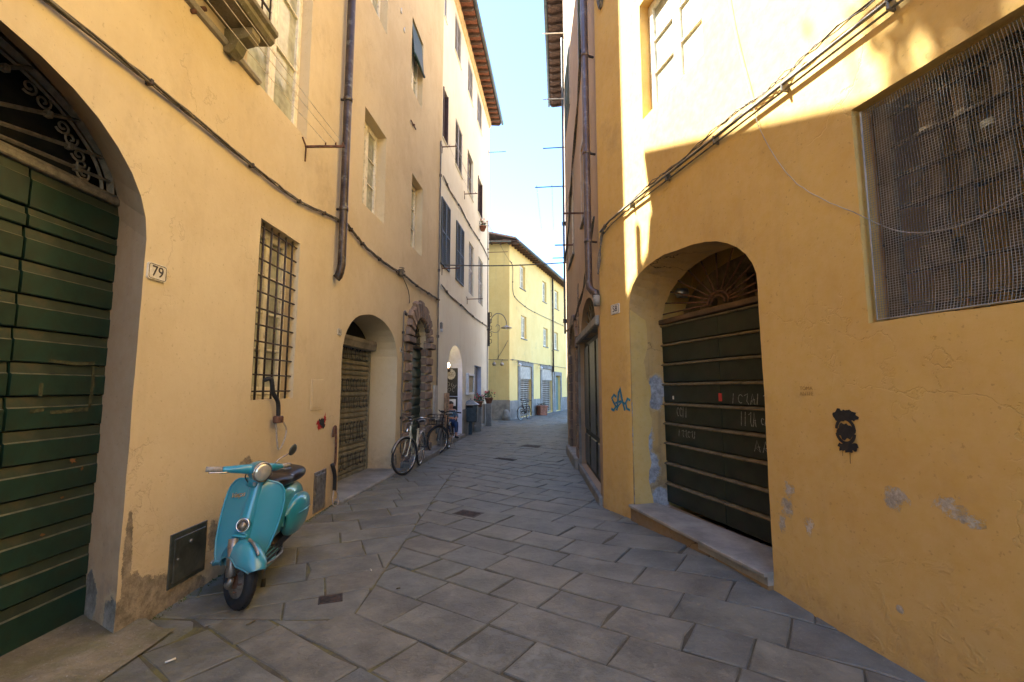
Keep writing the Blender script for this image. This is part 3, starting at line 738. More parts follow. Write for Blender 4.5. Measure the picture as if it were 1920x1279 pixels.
# utility hatches
def hatch(bld, W, u0, u1, z0, z1, mat='galv'):
    mb = MB(); fh = wf(W); mb.bbox((u0, -.01, z0), (u1, .008, z1), .003, fh)
    mb.bbox((u0+.035, .008, z0+.03), (u1-.03, .016, z1-.04), .004, fh)
    o = mb.build('utility_hatch', M[mat], bld)
    k_ = MB(); k_.tube([W.p((u0+u1)/2, .014, z1-.1), W.p((u0+u1)/2, .024, z1-.1)], .014, 10); k_.tube([W.p(u0+.07, .014, (z0+z1)/2), W.p(u0+.07, .021, (z0+z1)/2)], .008, 8); k_.build('lock', M['steel'], o)
    return o
hatch(bA, L1, 3.42, 3.81, .12, .50); hatch(bA, L1, 5.75, 6.1, .03, .52, 'steel')
mb = MB(); mb.bbox((5.56, -.01, 1.28), (5.9, .006, 1.66), .004, wf(L1)); mb.bbox((5.59, .005, 1.31), (5.87, .009, 1.63), .003, wf(L1)); mb.build('plastered_hatch', M['ochre'], bA)
mb = MB(); random.seed(4)
for q in range(7): blob(mb, L1, 5.88+random.uniform(-.08, .1), 1.11+random.uniform(-.05, .06), .05, .035, .0025+.0006*q, 14, .6, q)
blob(mb, L1, 5.98, 1.17, .03, .06, .007, 12, .5, 9); mb.build('red_graffiti', M['redink'], bA)
mb = MB()
for q in range(6): blob(mb, L1, 5.87+random.uniform(-.06, .07), 1.1+random.uniform(-.03, .05), .045, .028, .0085+.0005*q, 14, .7, q+20)
mb.build('black_graffiti', M['blackink'], bA)
# concrete apron in front of the carriage door
mb = MB(); fa = lambda u, d: Vector((L1.p(u, d, 0).x, L1.p(u, d, 0).y, G(L1.p(u, d, 0).x, L1.p(u, d, 0).y)+.02+(.03 if d < 0 else .03-.04*min(1, d/.3)) + .006*noise.noise(Vector((u*4, d*4, 0)))))
mb.grid(lambda a, b: fa(-.4+3.55*a+(.08*noise.noise(Vector((b*5, 0, 0))) if a == 1 else 0)+.05*(1-b), -.5+.78*b+(.03*noise.noise(Vector((a*9, 3, 0))) if b == 1 else 0)), 40, 14)
o = mb.build('concrete_apron', M['concrete']); o['kind'] = 'structure'

# ================================================================== L2: ochre house with roller shutter and rusticated doorway
bB = thing('building', L2.p(3, -2, 0), 'ochre plastered house with roller shutter arch and rusticated stone doorway', 'building')
W = L2; f = wf(W)
ops = [dict(o=archp(.08, 2.42, .0, 2.0, 2.76, 18, .9), i=archp(.08, 2.42, .0, 2.0, 2.76, 18, .9), d=.56, jit=.008),
       dict(o=archp(3.22, 4.42, .0, 2.5, 3.08, 14), d=.14), dict(o=rect(.57, 1.53, 4.46, 6.07), d=.25), dict(o=rect(3.07, 3.9, 4.55, 6.16), d=.25),
       dict(o=rect(2.85, 3.7, 8.0, 9.62), d=.2), dict(o=rect(.5, 1.4, 7.98, 9.6), d=.22)]
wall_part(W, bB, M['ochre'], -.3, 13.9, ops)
body(W, bB, .002, W.len-.002, 13.9, 7, M['ochre'], skew=1.15)  # unseen end wall skewed along the sun so the streak gets past
eave(W, bB, .1, 5.5, 13.9, .55, .5)
roof_slab(W, bB, .05, W.len, 14.05, 7, .5, skew=1.25)
casement(bB, W, .57, 1.53, 4.46, 6.07, .22, rows=3); casement(bB, W, 3.07, 3.9, 4.55, 6.16, .22, rows=3)
casement(bB, W, 2.85, 3.7, 8.0, 9.62, .17, rows=3); casement(bB, W, .5, 1.4, 7.98, 9.6, .19, rows=3)
mb = MB(); mb.prism([(-.05, 9.58), (-.03, 9.6), (.05, 8.78), (.035, 8.78)], lambda t, p, q: f(t, p, q), 2.9, 3.66)
mb.tube([f(2.9, .05, 8.78), f(3.66, .05, 8.78)], .03, 8); mb.build('roller_blind', M['greenbox'], bB)
# roller shutter
sh = MB(); sh.bbox((.02, -.56, .02), (.08, -.5, 2.3), .004, f); sh.bbox((2.3, -.56, .02), (2.36, -.5, 2.3), .004, f)
shut = sh.build('roller_shutter', M['roller'], bB)
for i in range(24):
    z = .03+i*.092; mb = MB()
    mb.prism([(-.55, z), (-.525, z+.004), (-.515, z+.03), (-.52, z+.066), (-.535, z+.082), (-.55, z+.088)], lambda t, p, q: f(t, p, q), .06, 2.34)
    mb.build('slat', M['roller'], shut)
mb = MB(); mb.prism([(-.56, 2.24), (-.40, 2.26), (-.38, 2.33), (-.36, 2.36), (-.36, 2.42), (-.56, 2.44)], lambda t, p, q: f(t, p, q), .08, 2.40); mb.build('shutter_housing', M['greystone'], bB)
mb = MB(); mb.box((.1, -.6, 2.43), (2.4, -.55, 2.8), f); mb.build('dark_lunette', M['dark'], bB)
# spray tags on the roller shutter
mb = MB(); random.seed(12); SW = W.off(-.505)
for row, (z, h) in enumerate(((2.05, .2), (1.5, .22), (1.2, .2), (.62, .36), (.2, .24))):
    u = 1.2
    while u < 2.22:
        wd = random.uniform(.09, .16); c = random.choice('oclsvn')
        if c == 'o': ribbon(mb, SW, arc(u+wd/2, z+h/2, wd*.4, 0, 330, 10, h*.45), .03, .003)
        elif c == 'c': ribbon(mb, SW, arc(u+wd/2, z+h/2, wd*.45, 60, 300, 8, h*.45), .03, .003)
        elif c == 'l': ribbon(mb, SW, [(u, z+h), (u+.01, z+.02), (u+wd*.8, z)], .03, .003)
        elif c == 's': ribbon(mb, SW, [(u+wd*.8, z+h), (u+.02, z+h*.8), (u+wd*.7, z+h*.4), (u, z)], .03, .003)
        elif c == 'v': ribbon(mb, SW, [(u, z+h), (u+wd*.45, z), (u+wd*.9, z+h)], .03, .003)
        else: ribbon(mb, SW, [(u, z), (u+.02, z+h), (u+wd*.7, z+.02), (u+wd*.8, z+h)], .03, .003)
        u += wd+.02
mb.build('spray_tags', M['greyspray'], bB, kind='stuff')
mb = MB(); mb.bbox((.0, -.6, -.05), (2.5, .14, .05), .02, f); mb.build('stone_threshold', M['greystone'], bB)
# rusticated doorway: each block a stone
sr = MB(); sr.box((3.16, -.12, .02), (3.22, -.05, 2.4), f); sur = sr.build('doorway_surround', M['brownstone'], bB)
random.seed(6)
def softblock(mb, corners, d0, d1, c=.035):      # four (u,z) corners, pillowed face
    cu = sum(p[0] for p in corners)/4; cz = sum(p[1] for p in corners)/4
    ins = [(p[0]+(cu-p[0])*c*3.2, p[1]+(cz-p[1])*c*6) for p in corners]
    vs = [f(p[0], d0, p[1]) for p in corners]+[f(p[0], d1*.62, p[1]) for p in corners]+[f(p[0], d1, p[1]) for p in ins]
    fs = [(a+i, a+(i+1) % 4, a+4+(i+1) % 4, a+4+i) for a in (0, 4) for i in range(4)]+[(8, 9, 10, 11)]
    mb.add(vs, fs)
nb = 12
for side in (0, 1):
    for i in range(nb):
        z0 = .1+i*.2; z1 = z0+.165; wd = .34 if i % 2 else .46
        u0, u1 = (3.22-wd, 3.225) if side == 0 else (4.415, 4.42+wd)
        mb = MB(); softblock(mb, [(u0, z0), (u1, z0), (u1, z1), (u0, z1)], -.04, .06+random.uniform(-.01, .01))
        mb.build('stone', M['brownstone'], sur)
        mb = MB(); uj = 3.22 if side == 0 else 4.42; s = 1 if side == 0 else -1
        mb.box((uj, -.12, z0), (uj+s*.045, .0, z1), f); mb.build('jamb_stone', M['brownstone'], sur)
for side in (0, 1):
    mb = MB(); u0, u1 = (2.72, 3.27) if side == 0 else (4.37, 4.93); softblock(mb, [(u0, 2.48), (u1, 2.48), (u1, 2.62), (u0, 2.62)], -.04, .12); mb.build('impost', M['brownstone'], sur)
for i in range(13):
    a0 = R(180*i/13+1.6); a1 = R(180*(i+1)/13-1.6); r0, r1 = .58, .98 if i % 2 else 1.03
    mb = MB(); cc = (3.82, 2.62)
    softblock(mb, [(cc[0]+r0*math.cos(a0), cc[1]+r0*math.sin(a0)*.8), (cc[0]+r1*.93*math.cos(a0), cc[1]+r1*.86*math.sin(a0)), (cc[0]+r1*.93*math.cos(a1), cc[1]+r1*.86*math.sin(a1)), (cc[0]+r0*math.cos(a1), cc[1]+r0*math.sin(a1)*.8)], -.04, .1)
    mb.build('voussoir', M['brownstone'], sur)
mb = MB(); mb.box((3.2, -.16, .02), (4.44, -.13, 2.45), f); dd = mb.build('green_door', M['blackgreen'], bB)
for i in range(11):
    for a, b in ((3.28, 3.81), (3.83, 4.38)):
        z = .14+i*.208; mb = MB(); mb.prism([(-.13, z), (-.10, z+.004), (-.095, z+.15), (-.125, z+.2)], lambda t, p, q: f(t, p, q), a, b); mb.build('plank', M['green'], dd)
mb = MB(); mb.box((3.22, -.15, 2.44), (4.42, -.08, 2.5), f); mb.build('door_head', M['darkiron'], bB)
mb = MB(); mb.add([f(u, -.135, z) for u, z in archp(3.22, 4.42, 2.5, 2.5, 3.07, 12)], [list(range(15))]); fl = mb.build('fanlight', M['darkglass'], bB)
for i in range(9):
    a = R(8+i*20.5); mb = MB(); mb.tube([f(3.82+.1*math.cos(a), -.11, 2.52+.08*math.sin(a)), f(3.82+.58*math.cos(a), -.11, 2.52+.53*math.sin(a))], .01, 5); mb.build('radial_bar', M['darkiron'], fl)
mb = MB(); mb.bbox((2.75, -.4, -.05), (5.4, .30, .12), .02, f); mb.build('doorstep', M['greystone'], bB)
for u, z in ((3.02, 7.22),):
    mb = MB(); mb.tube([f(u-.18, .02, z), f(u+.18, .02, z)], .012, 6); mb.tube([f(u, -.02, z), f(u, .05, z)], .02, 8); mb.build('tie_rod_anchor', M['rust'], bB)
for u, z in ((2.1, 9.05), (2.3, 8.8)):
    mb = MB(); mb.tube([f(u-.03, .012, z), f(u, .014, z+.09), f(u+.03, .012, z)], .012, 6, closed=True); mb.build('white_wall_hook', M['white'], bB)

# ================================================================== L3: pale house with the shop
bC = thing('building', L3.p(4, -2, 0), 'pale cream four storey house with shop arch and tiled eaves', 'building')
W = L3; f = wf(W)
rows = [(4.9, 6.75, [(-0, .98), (1.85, 2.9), (3.85, 4.75), (5.75, 6.8)]), (8.48, 9.98, [(-0, .58), (1.6, 2.6), (3.47, 4.52), (5.5, 6.42)]), (12.1, 13.38, [(.05, .33), (1.37, 2.25), (3.4, 4.3), (5.23, 6.3)])]
ops = [dict(o=archp(1.02, 3.0, .1, 2.0, 2.85, 16), d=.62, m=1), dict(o=rect(5.08, 6.55, .14, 2.4), d=.16, m=1)]
for z0, z1, us in rows:
    for i, (a, b) in enumerate(us): ops.append(dict(o=rect(max(a, .06), b, z0, z1), d=.16))
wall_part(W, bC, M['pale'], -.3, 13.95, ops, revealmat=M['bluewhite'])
body(W, bC, .004, W.len-.002, 13.95, 7, M['pale'])
eave(W, bC, .05, W.len+.2, 14.0, .52, .36, drop=.06)
roof_slab(W, bC, 0, W.len+.25, 14.1, 7, .5)
mb = MB(); mb.prism([(0, 13.6), (.05, 13.62), (.08, 13.72), (.08, 13.93), (0, 13.93)], lambda t, p, q: f(t, p, q), 0, W.len); mb.build('cornice', simple('yellow_cornice_paint', (.66, .5, .25), .8), bC)
for z0, z1, us in rows:
    for i, (a, b) in enumerate(us):
        a = max(a, .06); c = (a+b)/2
        if z0 < 5 and i < 2:
            louvre(bC, W, a-.02, c, z0-.02, z1, .0, 'shutter'); louvre(bC, W, c, b+.02, z0-.02, z1, .0, 'shutter')
        elif z0 < 5: louvre(bC, W, a, c, z0, z1, -.08, 'rollercream'); louvre(bC, W, c, b, z0, z1, -.08, 'rollercream')
        elif z0 < 9 and i in (0, 3):
            casement(bC, W, a, b, z0, z1, .14, 2, 'brown', 'darkglass'); 
            mb = MB(); mb.bbox((a, -.12, z0+.02), (a+.04, .03, z1-.02), .006, f); mb.bbox((b-.04, -.12, z0+.02), (b, .03, z1-.02), .006, f); mb.build('open_shutter', M['brown'], bC)
        elif z0 < 9 and i == 1: louvre(bC, W, a, c, z0, z1, -.05, 'shuttergrey'); louvre(bC, W, c, b, z0, z1, -.05, 'shuttergrey')
        elif z0 < 9: casement(bC, W, a, b, z0, z1, .14, 2, 'brown', 'glass')
        else: louvre(bC, W, a, c, z0, z1, -.06, 'shuttergrey'); louvre(bC, W, c, b, z0, z1, -.06, 'shuttergrey')
        if z0 > 5: sill(bC, W, a-.04, b+.04, z0, 'pale', .03, .04)
for a, b, c in ((3.05, 5.06, .86), (6.58, W.len, .9), (.02, 1.0, .75)): mb = MB(); mb.box((a, 0, -.02), (b, .03, c), f); mb.build('stone_plinth', M['greystone'], bC)
mb = MB(); mb.bbox((.9, -.62, -.05), (3.05, .12, .10), .015, f); mb.bbox((4.95, -.4, -.05), (6.7, .12, .14), .015, f); mb.build('doorstep', M['greystone'], bC)
# shop interior in the arch
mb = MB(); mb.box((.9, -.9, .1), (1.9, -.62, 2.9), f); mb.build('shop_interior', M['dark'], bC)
sh = MB(); sh.add([f(u, -.6, z) for u, z in archp(1.02, 3.0, .1, 2.0, 2.84, 16)], [list(range(19))]); shopf = sh.build('shopfront', M['pale'], bC)
JW = Wall((f(2.97, -.62, 0).x, f(2.97, -.62, 0).y), (f(2.97, 0, 0).x, f(2.97, 0, 0).y)); g2 = wf(JW)
for z0, z1 in ((1.30, 2.2), (.36, 1.27)):
    mb = MB(); mb.bbox((.02, -.02, z0), (.47, .012, z1), .004, g2); bd = mb.build('blackboard', M['board'], shopf)
    if z0 > 1:
        mb = MB(); mb.add([JW.p(.25+.15*math.cos(2*PI*i/24), .0135, 2.0+.17*math.sin(2*PI*i/24)) for i in range(24)], [list(range(24))]); mb.build('round_logo', M['chalk'], bd)
        mb = MB()
        for z in (2.05, 2.0, 1.95): ribbon(mb, JW, [(.16+i*.022, z+.008*math.sin(i*2.3)) for i in range(9)], .012, .0145)
        mb.build('lettering', M['ink'], bd)
    mb = MB(); random.seed(int(z0*10))
    for j in range(9): ribbon(mb, JW, arc(random.uniform(.1, .4), random.uniform(z0+.12, min(z1-.1, 1.72)), random.uniform(.03, .08), random.uniform(0, 180), random.uniform(200, 500), 12), .009, .0135)
    mb.build('chalk_drawing', M['chalk'], bd)
mb = MB(); mb.bbox((.2, .0, .98), (.42, .018, 1.2), .002, g2); mb.build('white_notice', M['white'], shopf)
mb = MB(); mb.bbox((5.09, -.19, .14), (6.54, -.155, 2.39), .01, f); mb.build('brown_door', M['brown'], bC)

# ================================================================== number plates
def plate(name, W, u, z, w_, h, s, label, size, d=0.0):
    t = thing(name, W.p(u, d, z-h/2), label, 'number plate')
    mb = MB(); pts = []
    r = .018
    for cx, cz, a0 in ((u+w_/2-r, z+h/2-r, 0), (u-w_/2+r, z+h/2-r, 90), (u-w_/2+r, z-h/2+r, 180), (u+w_/2-r, z-h/2+r, 270)):
        for i in range(5): a = R(a0+i*22.5); pts.append((cx+r*math.cos(a), cz+r*math.sin(a)))
    n = len(pts); mb.add([W.p(a, d, b) for a, b in pts]+[W.p(a, d+.012, b) for a, b in pts], [list(range(n, 2*n))]+[(i, (i+1) % n, n+(i+1) % n, n+i) for i in range(n)]); mb.build('plate', M['ceramic'], t)
    mb = MB(); q = [(u+(a-u)*.9, z+(b-z)*.86) for a, b in pts]; mb.tube([W.p(a, d+.0125, b) for a, b in q], .0022, 4, closed=True); mb.build('border', M['ink'], t)
    text(t, s, W.mat(u, d+.0135, z), size, M['ink'], 'numerals')
plate('house_number', L1, 3.105, 2.345, .165, .115, '79', 'white ceramic plate with number 79 beside the green carriage door', .105)
plate('house_number', L2, -.05+.0, 2.33, .11, .09, '81', 'small white plate with number 81 beside the roller shutter arch', .075, .006)
plate('house_number', L2, 2.62, 2.3, .12, .1, '83', 'tiny white plate left of the rusticated stone doorway', .07)
plate('house_number', R1a, .38, 2.56, .19, .13, '58', 'white ceramic plate with number 58 on the orange wall', .11)

# ================================================================== left side pipes, cables, line bracket
tp = L1.p(6.1, .1, 0)
downpipe('drainpipe', tp.x, tp.y, 3.0, 9.2, .055, 'long weathered copper drainpipe ending above the roller shutter arch', 'copper', L1,
    bend=[(0, 0, .22), (-.015, .0, .12), (-.035, -.0, .06), (-.065, 0, .03)], collars=(4.0, 5.6, 7.3))
cable('cable_bundle', L1, [(-4, 3.6), (0, 3.57), (2.2, 3.58), (3.1, 3.6), (4.2, 3.61), (5.0, 3.65), (5.6, 3.76), (6.05, 3.84), (6.38, 3.88)], .008, 'thick bundle of brown cables clipped along the wall above number 79', 3, d=.03)
cable('cable_bundle', L2, [(0, 3.9), (.35, 3.83), (.75, 3.77), (1.5, 3.75), (2.29, 3.78), (2.6, 3.8), (3.4, 3.78), (4.2, 3.80), (5.1, 3.84), (5.5, 3.85)], .010, 'thick cable bundle running on over the roller shutter and stone doorway', 3, d=.035)
cable('cable', L2, [(2.45, 3.78), (2.9, 3.55), (3.0, 3.3)], .008, 'short cable dropping to the rusticated doorway arch', 1, clips=False)
cable('cable', L2, [(5.42, 8.2), (5.43, 6), (5.42, 3.9), (5.42, 2.5), (5.43, .4)], .02, 'vertical grey conduit at the joint of ochre and pale houses', 1, mat='conduit')
cable('cable', L2, [(2.66, .3), (2.66, 1.8), (2.67, 3.0), (2.85, 3.02)], .014, 'thin pale conduit rising left of the rusticated doorway', 1, mat='conduit')
cable('cable', L3, [(.1, 7.35), (1.2, 7.3), (2.6, 7.35), (4.2, 7.3), (6, 7.4), (8.2, 7.3)], .012, 'thin dark cable across the pale house between window rows', 2, d=.025)
cable('cable', L3, [(.1, 4.3), (1.5, 4.2), (3.2, 4.2), (5, 4.15), (6.8, 4.2), (8.3, 4.2)], .012, 'thin cable under the louvred shutters of the pale house', 2, d=.025)
cable('cable', L3, [(7.9, 9), (7.92, 6), (7.9, 3), (7.9, .5)], .02, 'vertical pale conduit near the far corner of the pale house', 1, mat='conduit')
jb = thing('junction_box', L2.p(2.35, 0, 3.72), 'small dark cable junction knot above the roller shutter arch', 'junction box')
mb = MB(); mb.bbox((2.3, .0, 3.72), (2.42, .09, 3.85), .02, wf(L2)); mb.build('box', M['cable'], jb)
for q in range(5):
    mb = MB(); a = q*1.3; mb.tube(smooth_path([L2.p(2.36, .05, 3.8), L2.p(2.36+.08*math.cos(a), .1, 3.82+.06*math.sin(a)), L2.p(2.36+.13*math.cos(a+1), .05, 3.8+.09*math.sin(a+1))]), .008, 5); mb.build('wire_loop', M['cable'], jb)
# clothes line bracket by the drainpipe
def line_bracket(W, u, z, length, label, lines=(), run=-3.9, group=None, th=.013, mat='rust'):
    t = thing('clothesline_bracket', W.p(u, 0, z), label, 'clothesline', group)
    mb = MB(); mb.bbox((u-.012, 0, z-.012), (u+.012, length, z+.014), .003, wf(W)); mb.build('arm', M[mat], t)
    mb = MB(); mb.tube([W.p(u-.09, .008, z+.07), W.p(u, .012, z), W.p(u, .008, z-.18)], th*.7, 5); mb.build('wall_leg', M[mat], t)
    for l in lines:
        mb = MB(); mb.tube([W.p(u, l, z+.015), W.p(u, l, z+.05)], .009, 6); mb.build('hook', M[mat], t)
        mb = MB(); mb.tube([W.p(u+run*i/10, l, z+.045-.06*math.sin(PI*i/10)) for i in range(11)], .004, 4); mb.build('line', M['ceramic'], t)
    return t
line_bracket(L1, 5.13, 4.37, .47, 'rusty clothesline arm beside the copper drainpipe with three lines', (.24, .36, .44))
line_bracket(L3, .02, 8.15, .42, 'dark clothesline arm under the open brown window of pale house', (.2, .38), 2.2, 'wall arms of the pale house')
line_bracket(L3, 3.0, 8.1, .45, 'dark clothesline arm under the third upper window of pale house', (.2, .38), -2.2, 'wall arms of the pale house')
line_bracket(L3, .2, 4.78, .5, 'short iron arm below the first louvred shutter', (), 0, 'wall arms of the pale house')
line_bracket(L3, 3.6, 4.6, .55, 'iron arm below the second louvred shutter', (), 0, 'wall arms of the pale house')
line_bracket(L3, 8.1, 7.6, .9, 'thin iron arm at the far corner of the pale house', (), 0, 'wall arms of the pale house')
line_bracket(L3, 8.1, 12.3, .8, 'thin iron arm high at the far corner of pale house', (), 0, 'wall arms of the pale house')
# strap hanging from the window grille
st = thing('cable_lock', L1.p(4.7, 0, 1.2), 'black cable lock hanging from the barred window by the scooter', 'cable lock')
mb = MB(); mb.tube(smooth_path([L1.p(4.52, .0, 1.62), L1.p(4.56, .05, 1.64), L1.p(4.62, .05, 1.5), L1.p(4.72, .05, 1.4), L1.p(4.74, .05, 1.22)]), [.014, .016]+[.021]*23, 8); mb.build('sleeve', M['rubber'], st)
mb = MB(); mb.bbox((4.66, .03, 1.2), (4.78, .09, 1.27), .01, wf(L1)); mb.build('lock_body', M['rust'], st)
mb = MB(); mb.tube(smooth_path([L1.p(4.76, .05, 1.24), L1.p(4.85, .06, 1.18), L1.p(4.9, .06, 1.1), L1.p(4.84, .06, .98), L1.p(4.76, .06, .93), L1.p(4.72, .06, 1.02), L1.p(4.7, .05, 1.2)]), .009, 6); mb.build('cable_loop', M['grip'], st)
st = thing('chain_lock', L1.p(6.3, 0, .2), 'old hook and chain lock on the wall beside the roller shutter', 'chain lock')
mb = MB(); mb.tube(smooth_path([L1.p(6.22, .03, .9), L1.p(6.24, .03, 1.02), L1.p(6.28, .04, 1.0), L1.p(6.30, .04, .6), L1.p(6.24, .04, .5)]), .016, 8); mb.build('hook', M['rust'], st)
mb = MB(); mb.tube(smooth_path([L1.p(6.2, .04, .55), L1.p(6.27, .05, .4), L1.p(6.28, .05, .2)]), .026, 8); mb.build('sleeve', M['rubber'], st)
mb = MB(); mb.tube(smooth_path([L1.p(6.28, .05, .22), L1.p(6.36, .07, .12), L1.p(6.33, .08, .0), L1.p(6.2, .08, -.0+.02), L1.p(6.18, .07, .1), L1.p(6.26, .05, .2)]), .008, 6); mb.build('cable_loop', M['grip'], st)
# wall lantern and small box on the pale house
t = thing('wall_lamp', L3.p(.15, 0, 3.1), 'small grey wall lamp near the corner of the pale house', 'wall lamp')
mb = MB(); mb.bbox((.1, 0, 3.12), (.2, .07, 3.3), .02, wf(L3)); mb.build('housing', M['steel'], t)
mb = MB(); mb.tube([L3.p(.15, .04, 3.05), L3.p(.15, .04, 3.13)], .03, 8); mb.build('bulb', M['white'], t)
t = thing('utility_box', L2.p(5.25, 0, .8), 'tall grey utility box between rusticated doorway and pale house', 'utility box')
mb = MB(); mb.bbox((5.12, .0, .75), (5.4, .05, 1.62), .006, wf(L2)); mb.build('door', simple('pale_box_paint', (.45, .42, .37), .6), t)
t = thing('wooden_board', L3.p(.85, 0, .1), 'tall narrow pale signboard left of the shop arch', 'signboard')
mb = MB(); mb.bbox((.62, .01, .1), (1.0, .07, 1.42), .01, wf(L3)); mb.build('board', M['wood'], t)
mb = MB(); random.seed(2)
for i in range(12): ribbon(mb, L3, [(.68, .4+i*.08), (.9+random.uniform(-.05, .04), .4+i*.08)], .012, .0735)
mb.build('lettering', M['ink'], t)
# shop lamp (lit)
t = thing('shop_lamp', L3.p(1.5, -.3, 2.0), 'lit shop lamp hanging inside the arch doorway', 'lamp')
mb = MB(); mb.lathe([(.05, 0), (.09, .06), (.07, .12), (.03, .15)], 12, Matrix.Translation(L3.p(1.95, -.25, 2.18))); mb.build('bulb', M['glow'], t)
mb = MB(); mb.tube([L3.p(1.95, -.25, 2.33), L3.p(1.95, -.25, 2.75)], .01, 6); mb.lathe([(.10, -.12), (.11, -.04), (.04, 0)], 12, Matrix.Translation(L3.p(1.95, -.25, 2.16))); mb.build('bracket', M['darkiron'], t)
# menu frame
t = thing('menu_case', L3.p(4.05, 0, 1.33), 'white framed menu case between shop arch and brown door', 'menu case')
for a, b, c, d_ in ((3.55, 3.62, 1.33, 2.05), (4.54, 4.61, 1.33, 2.05), (3.62, 4.54, 1.98, 2.05), (3.62, 4.54, 1.33, 1.40)):
    mb = MB(); mb.bbox((a, .0, c), (b, .1, d_), .006, wf(L3)); mb.build('frame', M['white'], t)
mb = MB(); mb.box((3.62, .01, 1.40), (4.54, .05, 1.98), wf(L3)); mb.build('menu_sheet', M['paper'], t)

# litter bin
bp = Vector((-1.397, 15.66, 0)); t = thing('litter_bin', bp, 'blue grey litter bin with pitched zinc lid on a post', 'litter bin')
mb = MB(); mb.bbox((-.06, -.04, 0), (.06, .04, .5), .01); mb.build('post', M['bluebin'], t, local=True)
mb = MB(); mb.bbox((-.24, -.15, .42), (.24, .15, .98), .03); mb.build('bin_body', M['bluebin'], t, local=True)
mb = MB(); mb.box((-.1, -.16, .9), (.1, -.152, .97)); mb.build('slot', M['dark'], t, local=True)
mb = MB(); mb.add([(-.28, -.19, 1.0), (.28, -.19, 1.0), (.28, .19, 1.0), (-.28, .19, 1.0), (-.05, 0, 1.16), (.05, 0, 1.16)], [(0, 1, 5, 4), (1, 2, 5), (2, 3, 4, 5), (3, 0, 4), (3, 2, 1, 0)]); mb.tube([(0, 0, 1.15), (0, 0, 1.22)], .02, 8); mb.build('lid', M['zincroof'], t, local=True)
t.rotation_euler = (0, 0, R(-6))
# crate in the shop doorway
t = thing('crate', L3.p(1.35, -.1, .1), 'small wooden crate on the shop doorstep', 'crate')
for z in (.1, .17, .24):
    for (a, b, c, d_) in ((1.15, 1.62, .02, .035), (1.15, 1.62, -.25, -.235), (1.15, 1.165, -.235, .02), (1.605, 1.62, -.235, .02)):
        mb = MB(); mb.box((a, c, z), (b, d_, z+.055), wf(L3)); mb.build('slat', M['wood'], t)
# geraniums
def geranium(x, y, z, label, stand=None, s=1.0, post=True):
    t = thing('potted_geranium', (x, y, z), label, 'potted plant', 'geraniums beside the brown door')
    mb = MB(); mb.lathe([(.1*s, 0), (.17*s, .2*s), (.185*s, .2*s), (.185*s, .24*s), (.16*s, .24*s), (.15*s, .2*s)], 16); mb.build('pot', M['terracotta'], t, local=True)
    rd = random.Random(int(x*100)); mb = MB(); ms = MB(); fl_ = MB()
    for i in range(90):
        a = rd.uniform(0, 2*PI); r = rd.uniform(0, .26)*s; h = .26*s+rd.uniform(0, .3)*s*(1-r/.5); c = Vector((r*math.cos(a), r*math.sin(a), h))
        u_ = Vector((rd.gauss(0, 1), rd.gauss(0, 1), rd.gauss(0, .6))).normalized(); v_ = u_.orthogonal().normalized(); q = .04*s
        mb.add([c-u_*q, c-v_*q*.8, c+u_*q, c+v_*q*.8], [(0, 1, 2, 3)])
        if i % 6 == 0: ms.tube([(0, 0, .2*s), c*.6+Vector((0, 0, .1*s)), c], .004, 4)
        if i % 8 == 0:
            c = c+Vector((0, 0, .08*s))
            for j in range(10):
                d_ = Vector((rd.gauss(0, 1), rd.gauss(0, 1), rd.gauss(0, 1))).normalized()*.035*s; fl_.add([c+d_-u_*.018, c+d_-v_*.018, c+d_+u_*.018, c+d_+v_*.018], [(0, 1, 2, 3)])
    mb.build('leaves', M['leaf'], t, local=True); ms.build('stems', M['leaf'], t, local=True); fl_.build('blossoms', M['redflower'], t, local=True)
    return t
v = L3.p(5.0, .18, .86); geranium(v.x, v.y, v.z, 'red geranium in terracotta pot left of the brown door', s=.9)
st = thing('plant_stand', (v.x, v.y, 0), 'square stone plant stand left of the brown door', 'plant stand'); mb = MB(); mb.bbox((-.11, -.11, 0), (.11, .11, .86), .01); mb.build('pedestal', M['greystone'], st, local=True)
v = L3.p(7.3, .2, .92); geranium(v.x, v.y, v.z, 'red geranium in terracotta pot at the far house corner', s=1.0)
st = thing('plant_stand', (v.x, v.y, 0), 'square stone plant stand at the far corner of the pale house', 'plant stand'); mb = MB(); mb.bbox((-.12, -.12, 0), (.12, .12, .92), .01); mb.build('pedestal', M['greystone'], st, local=True)
v = L3.p(6.0, .12, 8.45); t = geranium(v.x, v.y, v.z-.6, 'trailing green plant under the far upper window of pale house', s=.8)

# wrought iron street lamp bracket at the far corner of the pale house
base = Vector((-1.05, 20.3, 0)); t = thing('street_lamp', (-1.0, 20.2, 3.4), 'curled wrought iron lamp bracket on the far house corner', 'street lamp')
P3 = lambda x, z: (base.x+x, 20.2, z)
mb = MB(); mb.tube(smooth_path([P3(.05, 3.6), P3(.06, 4.2), P3(.12, 4.6), P3(.35, 4.85), P3(.62, 4.8), P3(.78, 4.55), P3(.8, 4.35)]), .022, 7); mb.build('arched_arm', M['iron'], t)
mb = MB(); mb.tube(smooth_path([P3(.05, 4.1), P3(.3, 4.0), P3(.48, 4.1), P3(.5, 4.3), P3(.38, 4.35), P3(.33, 4.25)]), .014, 6); mb.build('scroll', M['iron'], t)
mb = MB(); mb.lathe([(.03, .14), (.06, .1), (.25, .02), (.25, 0), (.05, .05)], 18, Matrix.Translation(P3(.8, 4.2))); mb.build('lamp_shade', M['steel'], t)
mb = MB(); mb.lathe([(.02, -.06), (.05, -.02), (.04, .04)], 12, Matrix.Translation(P3(.8, 4.2))); mb.build('bulb', M['white'], t)
mb = MB(); mb.bbox((-1.06, 20.12, 3.4), (-.98, 20.26, 4.9), .01)
